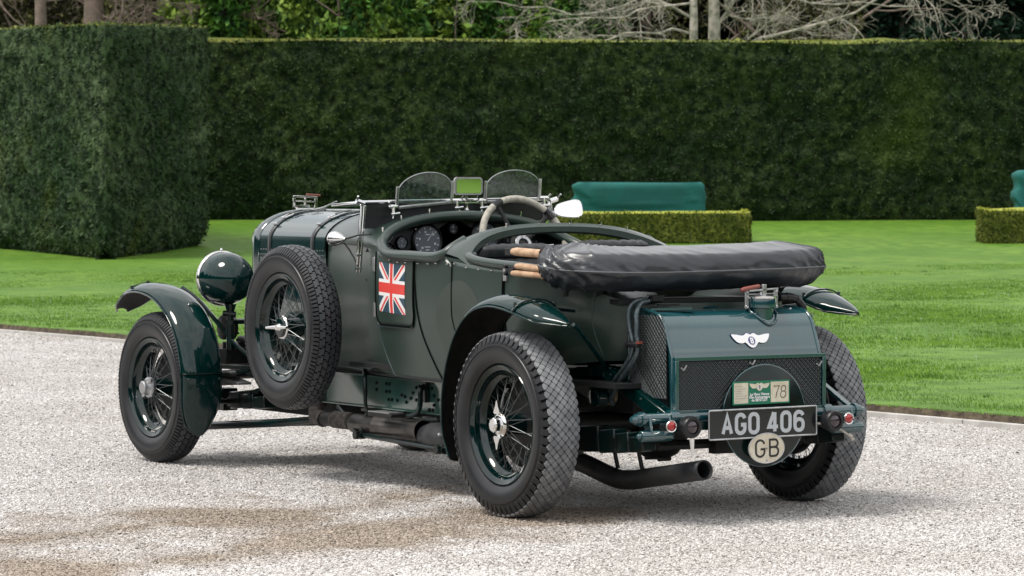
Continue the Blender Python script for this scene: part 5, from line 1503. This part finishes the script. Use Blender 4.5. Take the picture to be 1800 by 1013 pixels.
M['mesh'] = mat('guard_wire', (.11, .125, .125), .35, .7)
woven('stone_guard_mesh', lambda u, v, d: Vector((FX-.004-d, -.355+u, .460+v)), .71, .19, .0105)
b = MB()
for y, z in ((.335, .628), (0, .64), (-.335, .628)): b.tube([(FX-.012, y, z-.012), (FX-.016, y-.012, z+.008)], .0032, 6); b.tube([(FX-.012, y, z-.012), (FX-.016, y+.014, z-.002)], .0032, 6)
b.build('guard_clip', M['alloy'], tank)
# side stone guards
for s_ in (1, -1):
    b = MB(); b.prism([Vector((-.565-.0*q, s_*(HY+.001), z)) for q, z in ((0, .47), (0, .80), (0, .80))][:0] + [Vector((x, s_*(HY+.001), z)) for x, z in ((-.31, .57), (-.31, .79), (-.34, .825), (-.50, .825), (-.545, .78), (-.575, .70), (-.585, .47))], (0, s_*.003, 0)); b.build('guard_backing', M['seam'], tank, smooth=0)
    def inside(u, v):
        x = -.31-u; z = .50+v
        if z > .83: return False
        if x < -.555 and z > .80-(abs(x+.555))*2.0: return False
        if u < .03 and v > .30: return (u-.03)**2+(v-.30)**2 < .0009
        return z > .56-.0*(u) - .10*(u/.28)
    woven('stone_guard_mesh', lambda u, v, d: Vector((-.31-u, s_*(HY+.008+d), .50+v)), .27, .34, .0105, clip=inside)
b = MB()
b.tube([(-.36, .05, .852), (-.42, .02, .857)], .004, 6); b.bar((-.44, .36, .853), (-.50, .20, .856), .03, .008); b.build('tank_trim', M['tankpaint'], tank)
# tank straps / vent plates on top of the tail
b = MB(); b.box((-.375, .285, .893), (.03, .055, .022)); b.tube([(-.375, .32, .888), (-.375, .26, .888)], .013, 10); b.box((-.40, .245, .868), (.02, .10, .006)); b.bar((-.375, .33, .908), (-.375, .24, .906), .008, .004)
b.build('hose_union', M['darkmetal'], car, bevel=.001)
b = MB(); b.box((-.375, -.285, .893), (.03, .055, .022)); b.tube([(-.375, -.32, .888), (-.375, -.24, .888)], .013, 10); b.bar((-.375, -.33, .910), (-.375, -.22, .912), .008, .005); b.build('hose_union', M['darkmetal'], car, bevel=.001)
# fuel hoses
def hose(pts, r=.0105, m='tankpaint', name='fuel_hose'):
    P = cr(pts, 8); b = MB(); b.tube(P, r, 10)
    for i in range(4, len(P)-2, 7): b.tube([P[i], P[i]+(P[i+1]-P[i]).normalized()*.008], r*1.13, 10)
    return b.build(name, M[m], car, smooth=60)
M['hose'] = mat('braided_hose', (.050, .075, .085), .30, .5, .3, (.085, .11, .12), 90, bump=.6, bscale=300, bdist=.002)
hose([(-.375, .33, .888), (-.37, .375, .886), (-.365, .405, .862), (-.365, .412, .82), (-.375, .412, .77), (-.395, .412, .715), (-.375, .412, .66), (-.31, .410, .60), (-.24, .40, .555), (-.19, .40, .50)], m='hose')
hose([(-.385, .33, .884), (-.40, .378, .876), (-.415, .408, .84), (-.425, .414, .79), (-.425, .414, .75), (-.430, .412, .715), (-.420, .412, .67), (-.36, .412, .61), (-.28, .40, .555), (-.22, .40, .49), (-.20, .38, .46)], m='hose')
b = MB(); b.box((-.413, .424, .712), (.085, .026, .020)); b.tube([(-.372, .425, .712), (-.454, .425, .714)], .014, 8); b.build('hose_clamp', M['black'], car, bevel=.003)
b = MB(); b.box((-.462, .426, .722), (.020, .02, .010)); b.build('hose_tag', M['brownwood'], car)
hose([(-.375, -.33, .890), (-.372, -.40, .888), (-.37, -.445, .86), (-.37, -.46, .80), (-.36, -.44, .6)], r=.016, m='black')

# filler neck
b = MB(); FXc, FYc = -.495, -.150
b.tube([(FXc, FYc, .69), (FXc, FYc, .862)], .050, 36, cap=False); b.lathe([(.850, .050), (.854, .060), (.886, .062), (.892, .060)], o=(FXc, FYc, 0), ax='Z', n=36)
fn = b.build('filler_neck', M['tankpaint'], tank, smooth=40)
b = MB(); P = []
for k in range(49):
    t = 2*math.pi*k/48; x = FXc-.062*math.cos(t); y = FYc+.062*math.sin(t)
    # height of the tank skin at x
    best = None
    for (x1, z1), (x2, z2) in zip(TP_[10:-2], TP_[11:-1]):
        if (x1-x)*(x2-x) <= 0 and x1 != x2: best = z1+(z2-z1)*(x-x1)/(x2-x1)
    if best is None: best = .848 if x > -.44 else .70
    P.append(Vector((x-.002, y, best+.003)))
b.tube(P, .006, 8)
for i in range(0, 48, 4): b.ball(P[i]+Vector((-.004, 0, .005)), .0045, 6)
b.build('neck_flange', M['tankpaint'], fn, smooth=60)
b = MB(); b.lathe([(.891, .064), (.898, .065), (.901, .060), (.904, .03), (.908, .0)], o=(FXc, FYc, 0), ax='Z', n=36); b.ball((FXc, FYc, .910), .012, 10); cap = b.build('filler_lid', M['chrome'], fn, smooth=40)
b = MB()
for s_ in (1, -1): b.bar((FXc, FYc+s_*.072, .852), (FXc, FYc+s_*.072, .928), .020, .006, (1, 0, 0)); b.tube([(FXc, FYc+s_*.066, .856), (FXc, FYc+s_*.080, .856)], .009, 10); b.tube([(FXc, FYc+s_*.066, .920), (FXc, FYc+s_*.080, .920)], .009, 10)
b.bar((FXc-.008, FYc+.07, .922), (FXc-.008, FYc-.075, .930), .020, .007, (0, 0, 1)); b.bar((FXc-.012, FYc-.005, .948), (FXc-.012, FYc-.005, .905), .020, .012, (1, 0, 0)); b.bar((FXc, FYc+.065, .908), (FXc, FYc-.068, .910), .014, .005)
b.build('lid_clamp', M['alloy'], fn, bevel=.002)
b = MB(); b.tube([(FXc-.008, FYc+.108, .924), (FXc-.008, FYc+.095, .928), (FXc-.008, FYc+.02, .940), (FXc-.008, FYc+.012, .941)], [.006, .010, .009, .005], 10); b.build('clamp_handle', M['brownwood'], fn, smooth=50)

# ---------------------------------------------------------------- flat strokes for letters and badges
def strokes(paths, wd, to3, th=.0015, joint=True):
    """draw polylines of constant width as thin solid strips"""
    b = MB()
    for pi, P in enumerate(paths):
        closed = P[0] == P[-1] and len(P) > 2
        Q = [Vector((p[0], p[1], 0)) for p in P]; 
        if closed: Q = Q[:-1]
        n = len(Q); Lr = []
        for i in range(n):
            if closed: a, c = Q[i-1], Q[(i+1) % n]
            else: a, c = Q[max(i-1, 0)], Q[min(i+1, n-1)]
            d1_ = (Q[i]-a).normalized() if (Q[i]-a).length > 1e-9 else (c-Q[i]).normalized(); d2_ = (c-Q[i]).normalized() if (c-Q[i]).length > 1e-9 else d1_
            m_ = (d1_+d2_).normalized(); k = 1/max(.5, m_.dot(d1_)); nn = Vector((-m_.y, m_.x, 0))*k*wd/2
            Lr.append((Q[i]+nn, Q[i]-nn))
        G = []
        zz = th + pi*.00008
        for l, r_ in Lr: G.append([to3(l.x, l.y, 0), to3(l.x, l.y, zz), to3(r_.x, r_.y, zz), to3(r_.x, r_.y, 0)])
        b.grid(G, cu=closed, cv=True)
        if not closed: b.poly(G[0]); b.poly(G[-1])
    return b
def arc(cx, cy, rx, ry, a0, a1, n=14): return [(cx+rx*math.cos(R(a0+(a1-a0)*k/n)), cy+ry*math.sin(R(a0+(a1-a0)*k/n))) for k in range(n+1)]
def rr_(x0, y0, x1, y1, r): # rounded rectangle closed path
    P = arc(x1-r, y1-r, r, r, 0, 90, 6)+arc(x0+r, y1-r, r, r, 90, 180, 6)+arc(x0+r, y0+r, r, r, 180, 270, 6)+arc(x1-r, y0+r, r, r, 270, 360, 6)
    return P+[P[0]]
# glyphs in a 0..w x 0..1 box (centre lines)
def glyph(ch, w_=.52):
    r = w_*.46
    if ch == 'A': return [[(0, 0), (w_*.5, 1), (w_, 0)], [(w_*.17, .32), (w_*.83, .32)]]
    if ch == 'G': return [arc(w_/2, 1-r, w_/2, r, 12, 180, 10)+arc(w_/2, r, w_/2, r, 180, 360, 12)+[(w_, .45), (w_*.55, .45)]]
    if ch in 'O0': return [rr_(0, 0, w_, 1, r)]
    if ch == '4': return [[(w_*.62, 1.04), (0.02, .26), (w_*1.12, .26)], [(w_*.74, 0), (w_*.74, 1.04)]]
    if ch == '6': return [arc(w_/2, 1-r, w_/2, r, 15, 180, 10)+[(0, r)], rr_(0, 0, w_, .60, r)]
    if ch == 'B': return [[(0, 0), (0, 1), (w_*.55, 1)]+arc(w_*.58, .77, w_*.36, .23, 90, -90, 8)+[(0.02, .54)], [(w_*.5, .54)]+arc(w_*.6, .27, w_*.40, .27, 90, -90, 8)+[(0, 0)]]
    if ch == '7': return [[(0, .93), (0, 1), (w_*.3, .97), (w_, 1), (w_*.55, .45), (w_*.42, 0)]]
    if ch == '8': return [rr_(w_*.08, .52, w_*.92, 1, .21), rr_(0, 0, w_, .54, .24)]
    return []
def write(text, h, w_, gap, space, stroke, to3, th=.0015, x0=None, shear=0):
    paths = []; x = 0
    for ch in text:
        if ch == ' ': x += space; continue
        for P in glyph(ch, w_/h): paths.append([(x+p[0]*h+shear*p[1], p[1]*h) for p in P])
        x += w_+gap
    tot = x-gap; off = -tot/2 if x0 is None else x0
    paths = [[(p[0]+off, p[1]-h/2) for p in P] for P in paths]
    return strokes(paths, stroke, to3, th)
# face of the number plate group: viewer's right is -Y
def facing(cx, cy, cz, yaw=0, roll=0, pitch=0):
    n = Vector((-1, 0, 0)); n.rotate(Matrix.Rotation(yaw, 3, 'Z')); r_ = Vector((0, -1, 0)); r_.rotate(Matrix.Rotation(yaw, 3, 'Z'))
    u = Vector((0, 0, 1)); q = Matrix.Rotation(roll, 3, n); r_ = q @ r_; u = q @ u
    c = Vector((cx, cy, cz))
    return lambda a, b_, d=0: c + r_*a + u*b_ + n*d
# round number disc
b = MB(); b.lathe([(-.646, .205), (-.650, .205), (-.652, .202), (-.652, 0)], o=(0, -.052, .425), ax='X', n=64); b.lathe([(-.640, 0), (-.640, .2), (-.646, .205)], o=(0, -.052, .425), ax='X', n=64)
disc = b.build('round_backing_disc', M['chassis'], car, smooth=40)
b = MB(); b.tube([(-.650, -.052+.2045*math.cos(2*math.pi*k/64), .425+.2045*math.sin(2*math.pi*k/64)) for k in range(64)], .003, 6, closed=True); b.build('disc_edge', M['tankpaint'], disc)
F = facing(-.676, -.028, .398, roll=R(0.4))
pl = MB(); pl.prism([F(x, y, -.004) for x, y in rrect(.535, .118, .006)], F(0, 0, .004)-F(0, 0, 0)); plate = pl.build('number_plate', M['plateblack'], car, smooth=0)
b = MB(); P = [F(x, y, .001) for x, y in rrect(.533, .116, .007)]; b.tube(P, .0035, 6, closed=True); b.build('plate_border', M['alloy'], plate)
b = write('AGO 406', .074, .041, .0245, .028, .0155, F, .002); b.build('plate_digits', M['platesilver'], plate, smooth=0, recalc=True)
b = MB()
for x in (-.19, .02, .19):
    for y in (.052, -.052):
        if y < 0 or x > 0: continue
        b.ball(F(x, y, .002), .0045, 8)
b.build('plate_screw', M['black'], plate)
b = MB(); b.bar((-.64, .10, .40), (-.67, .10, .40), .03, .03); b.bar((-.64, -.16, .40), (-.67, -.16, .40), .03, .03); b.build('plate_bracket', M['chassis'], plate)
# rally card
F2 = facing(-.664, -.028, .519, roll=R(.4))
b = MB(); b.prism([F2(x, y, -.003) for x, y in rrect(.282, .094, .002)], F2(0, 0, .003)-F2(0, 0, 0)); card = b.build('rally_card', M['cardgreen'], car, smooth=0)
b = MB()
for x0, x1 in ((-.135, -.066), (.046, .135)): b = MB(); b.prism([F2(x0, -.041, .0003), F2(x1, -.041, .0003), F2(x1, .041, .0003), F2(x0, .041, .0003)], F2(0, 0, .0006)-F2(0, 0, 0)); b.build('card_panel', M['cream'], card, smooth=0)
b = write('78', .048, .026, .008, .01, .0028, F2, .0016, x0=.060, shear=.003); b.build('card_number', M['ink'], card, smooth=0)
b = MB()
for i, L_ in enumerate((.040, .056, .030, .036, .058, .060)):
    y = .026-.0095*i; b.prism([F2(-.131, y, .001), F2(-.131+L_, y, .001), F2(-.131+L_, y+.0022, .001), F2(-.131, y+.0022, .001)], F2(0, 0, .0004)-F2(0, 0, 0))
b.prism([F2(-.131, -.035, .001), F2(-.108, -.035, .001), F2(-.108, -.032, .001), F2(-.131, -.032, .001)], F2(0, 0, .0004)-F2(0, 0, 0))
b.build('card_small_print', M['greyink'], card, smooth=0)
def text_mesh(s, size, fn, name, m, parent, bold=0):
    cu = bpy.data.curves.new('t', 'FONT'); cu.body = s; cu.size = size; cu.align_x = 'CENTER'; cu.align_y = 'CENTER'; cu.offset = bold; cu.resolution_u = 2
    o = bpy.data.objects.new('t', cu); COL.objects.link(o); dg = bpy.context.evaluated_depsgraph_get(); me = bpy.data.meshes.new_from_object(o.evaluated_get(dg))
    bpy.data.objects.remove(o); bpy.data.curves.remove(cu)
    me.materials.append(m); me.name = name
    for v in me.vertices: v.co = fn(v.co.x, v.co.y)
    q = bpy.data.objects.new(name, me); COL.objects.link(q); q.parent = parent; return q
for i, s in enumerate(('Le Mans Vienne', '50e Anniversaire', 'de BENTLEY')):
    text_mesh(s, .0150, lambda x, y, i=i: F2(-.010+x, -.0065-.0118*i+y, .0012), 'card_text', M['white'], card, .0005)
def wings_badge(fn, s, parent, letter_m, disc_m, nm='winged_badge', wing_m='white', outline='badgeblue'):
    """pair of wings with a ringed B"""
    def wing_poly(sg, gr=0):
        P = [(0, .20+gr)]
        P = [(.02, .24), (.14, .30), (.22, .30), (.30, .235), (.42, .20), (.55, .215), (.74, .255), (.98, .27), (1.0, .23), (.95, .12), (.88, .02), (.78, -.08), (.66, -.135), (.55, -.145), (.44, -.13), (.36, -.10), (.28, -.16), (.20, -.26), (.10, -.33), (.0, -.355)]
        return [(sg*x*(1+gr), y*(1+gr*2)+.0) for x, y in P]
    b = MB(); pts = wing_poly(1) + wing_poly(-1)[::-1]
    pts = [p for i, p in enumerate(pts) if i == 0 or (abs(p[0]-pts[i-1][0])+abs(p[1]-pts[i-1][1])) > 1e-6]
    b.prism([fn(x*s*1.03, y*s*1.07, .0) for x, y in pts], fn(0, 0, .0015)-fn(0, 0, 0)); base = b.build(nm, M[outline], parent, smooth=0)
    b = MB(); b.prism([fn(x*s, y*s, .0015) for x, y in pts], fn(0, 0, .0012)-fn(0, 0, 0)); b.build('badge_wings', M[wing_m], base, smooth=0)
    b = MB(); b.prism([fn(.178*s*math.cos(a), -.03*s+.185*s*math.sin(a), .0027) for a in np.linspace(0, 2*math.pi, 32)[:-1]], fn(0, 0, .001)-fn(0, 0, 0)); b.build('badge_disc', M[disc_m], base, smooth=0)
    k = .19*s
    b = strokes([[(x*k-.26*k, (y-.5)*k*1.15-.03*s) for x, y in P] for P in glyph('B', .62)], .055*s, lambda a, c, d=0: fn(a, c, .0037+d), .0008); b.build('badge_letter', M[letter_m], base, smooth=0)
    return base
wings_badge(lambda a, c, d=0: F2(-.010+a, .024+c, .0006+d*.3), .050, card, 'ink', 'white', 'card_badge', 'cream', 'cardgreen')
# badge on the tank: lies on the curved skin
def tank_x(z):
    best = -.6
    for (x1, z1), (x2, z2) in zip(TP_[12:-2], TP_[13:-1]):
        if (z1-z)*(z2-z) <= 0 and z1 != z2: best = x1+(x2-x1)*(z-z1)/(z2-z1)
    return best
def badge_fn(a, c, d=0):
    z = .727+c*.93; return Vector((tank_x(z)-.003-d*1.2, -.036-a, z))
wings_badge(badge_fn, .094, tank, 'white', 'badgeblue')
# GB oval
F3 = facing(-.682, -.040, .296, roll=R(1))
b = MB(); b.prism([F3(.089*math.cos(a), .0605*math.sin(a), -.004) for a in np.linspace(0, 2*math.pi, 49)[:-1]], F3(0, 0, .006)-F3(0, 0, 0)); gb = b.build('country_oval', M['cream'], car, smooth=30, bevel=.001)
b = MB(); b.tube([F3(.0885*math.cos(a), .060*math.sin(a), .001) for a in np.linspace(0, 2*math.pi, 49)[:-1]], .0022, 6, closed=True); b.build('oval_edge', M['alloy'], gb)
b = write('GB', .066, .042, .027, .02, .0085, lambda a, c, d=0: F3(a+.002, c, .002+d), .0012); b.build('oval_letters', M['ink'], gb, smooth=0)
b = MB(); b.ball(F3(0, 0, .003), .0055, 8); b.ball(F3(0, -.048, .003), .005, 8); b.build('oval_screw', M['alloy'], gb)
# tail lamps
for s_ in (1, -1):
    b = MB(); c = Vector((-.700, s_*.438, .402)); b.lathe([(.04, 0), (.04, .012), (.012, .014), (.004, .023), (-.004, .0255), (-.008, .023), (-.007, .020)], o=c, ax='X', n=28)
    o = b.build('reflector', M['chrome'], car, smooth=50); b = MB(); b.lathe([(-.004, .0205), (-.009, .017), (-.012, 0)], o=c, ax='X', n=24); b.build('red_lens', M['lensred'], o, smooth=60)
    b = MB(); c = Vector((-.705, s_*.352, .396)); b.lathe([(.05, 0), (.05, .02), (.035, .036), (.01, .043), (-.018, .044), (-.026, .040), (-.026, .028), (-.018, .027)], o=c, ax='X', n=28)
    o = b.build('tail_lamp', M['rubber'], car, smooth=50); b = MB(); b.lathe([(-.018, .028), (-.024, .022), (-.028, 0)], o=c, ax='X', n=24); b.build('lamp_lens', M['lensdark'], o, smooth=60)
b = MB(); b.bar((-.655, -.46, .395), (-.655, .46, .395), .006, .035); b.build('lamp_bar', M['chassis'], car)
# small spring and tongue hanging under the left lamp, wire end at the right
b = MB(); b.tube([(-.69, .33, .355), (-.69, .326, .275)], [.013, .005], 8, flat=.4); b.build('tow_tongue', M['chrome'], car)
b = MB(); b.tube(cr([(-.67, -.29, .385), (-.68, -.35, .382), (-.69, -.40, .36), (-.70, -.44, .335)], 6), .0045, 8); b.tube([(-.70, -.44, .335), (-.705, -.452, .328), (-.70, -.455, .318), (-.705, -.465, .315)], .008, 6); b.build('lamp_wire', M['cord'], car)
b = MB(); b.bar((-.45, -.50, .53), (-.62, -.53, .43), .03, .014); b.build('tail_bracket', M['tankpaint'], car, bevel=.003)
# low plate and bolts under the tail
b = MB(); b.tube([(-.40, -.30, .30), (-.40, .30, .30)], .02, 8); b.box((-.42, -.02, .285), (.05, .12, .05)); b.build('rear_cross_member', M['darkmetal'], car)

# ---------------------------------------------------------------- folded hood bag
def bag():
    C_ = cr([(-.035, .592, 1.034), (-.08, .600, 1.032), (-.15, .590, 1.026), (-.22, .550, 1.018), (-.275, .46, 1.012), (-.295, .34, 1.010), (-.30, .15, 1.012), (-.30, -.1, 1.016), (-.30, -.30, 1.020), (-.29, -.42, 1.024), (-.28, -.475, 1.026), (-.27, -.515, 1.024)], 18)
    N = len(C_); b = MB(); G = []; seam = []
    SP = [Vector((a_, c_, 0)) for a_, c_ in [(1.0, -.12), (.985, .05), (.95, .36), (.88, .58), (.74, .70), (.2, .86), (-.4, .98), (-.80, .97), (-.98, .70), (-1.0, .1), (-.96, -.6), (-.75, -.92), (-.2, -1.0), (.35, -.95), (.75, -.62), (.95, -.28)]]
    SP2 = cr(SP+[SP[0]], 3)[:-1]; SECT = SP2; SK = 0
    hh_ = lambda s: interp(s, [(0, .040), (.06, .062), (.14, .084), (.22, .092), (.30, .092), (.80, .092), (.90, .092), (.97, .088), (1, .074)])
    ww_ = lambda s: interp(s, [(0, .022), (.06, .045), (.14, .085), (.22, .120), (.32, .145), (.80, .150), (.92, .148), (.97, .142), (1, .118)])
    for i in range(N):
        s_ = i/(N-1); a = C_[max(0, i-1)]; c = C_[min(N-1, i+1)]; t = (c-a).normalized(); n = Vector((t.y, -t.x, 0))
        # n points outwards (rear / left)
        if n.dot(C_[i]-Vector((.3, 0, 1))) < 0: n = -n
        h, w_ = hh_(s_), ww_(s_); row = []
        for k in range(48):
            th = 2*math.pi*k/48; e = .42
            u, v = SECT[k].x, SECT[k].y
            rnd = max(0, 1-s_/.25); u_ = (u*(1-rnd)+math.cos(th)*rnd)*w_; v_ = (v*(1-rnd)+math.sin(th)*rnd)*h
            p = C_[i] + n*u_ + Vector((0, 0, v_))
            q = p*3.2
            f = .007*mnoise.noise(Vector((q.x*1.2, q.y*.8, q.z*2.2))) + .003*mnoise.noise(q*3.1)
            # diagonal creases, strongest at the gathered left end
            cz = 0
            for fr_, am_, ph in ((15, 1, 5), (31, .6, 9)): cz += am_*((1-min(1, abs(mnoise.noise(Vector((s_*fr_+v*1.6, v*1.4+u*.8, ph))))*2.4))**3-.15)
            f += cz*(.0150*math.exp(-((s_-.22)/.13)**2)*min(1, s_/.12)+.0034+.006*math.exp(-((s_-.93)/.06)**2))
            row.append(p + (n*math.cos(th)+Vector((0, 0, math.sin(th))))*f)
        G.append(row); seam.append(row[SK])
    b.grid(G, cv=True); b.poly(G[0]); b.poly(G[-1])
    o = b.build('hood_bag', M['vinyl'], car, smooth=180)
    e = MB(); e.tube([p+Vector((0, 0, .001)) for p in seam[14:]], .0028, 6); e.build('bag_seam', M['seamlight'], o)
    return o, G
hb, BG = bag()
# strap round the gathered end
b = MB(); row = BG[10]; c = sum(row, Vector())/len(row); rw2 = BG[17]; c2 = sum(rw2, Vector())/len(rw2)
P1 = [c+(p-c)*1.16 for p in row]; P2 = [c2+(p-c2)*1.08 for p in rw2]
b.grid([P1, P2], cv=True); b.build('bag_strap', M['strap'], hb, smooth=60, solid=.005)
b = MB(); i = 13; b.tube([P1[i]+Vector((0, 0, .006)), P2[i]+Vector((0, 0, .006)), P2[i+2]+Vector((0, 0, .004))], .004, 6); b.build('strap_buckle', M['chrome'], hb)
b = MB()
b.tube([(-.16, .585, .935), (-.16, .585, .90)], .018, 8, flat=.5); b.build('bag_bracket', M['black'], hb, bevel=.002)
# wooden hood sticks
for (xa, xb, y, z, r, z2) in ((.175, -.10, .632, 1.079, .0175, 1.071), (.135, -.09, .640, 1.020, .0135, 1.010), (.165, -.09, .640, .990, .0135, .984)):
    b = MB(); b.tube([(xa, y, z), (xa-.012, y, z), (xa-.04, y, z), (xb, y, z2)], [r*.35, r*.8, r, r], 14); b.build('hood_stick', M['wood'], car, smooth=60)
b = MB(); b.box((.20, .624, 1.078), (.05, .020, .030)); b.tube([(.215, .63, 1.078), (.215, .60, 1.078)], .008, 8)
for z in (1.018, .988): b.bar((.135, .635, z), (.215, .622, 1.003), .014, .018); b.tube([(.213, .628, z), (.213, .645, z)], .009, 8)
b.box((.18, .612, 1.003), (.11, .030, .022)); b.build('hood_pivot', M['black'], car, bevel=.002)
# hood irons under the bag
b = MB()
for s_ in (1, -1): b.bar((-.20, s_*.45, .90), (-.30, s_*.43, .97), .03, .008); b.bar((.0, s_*.56, .98), (-.16, s_*.55, .955), .02, .01)
b.build('hood_iron', M['black'], car)
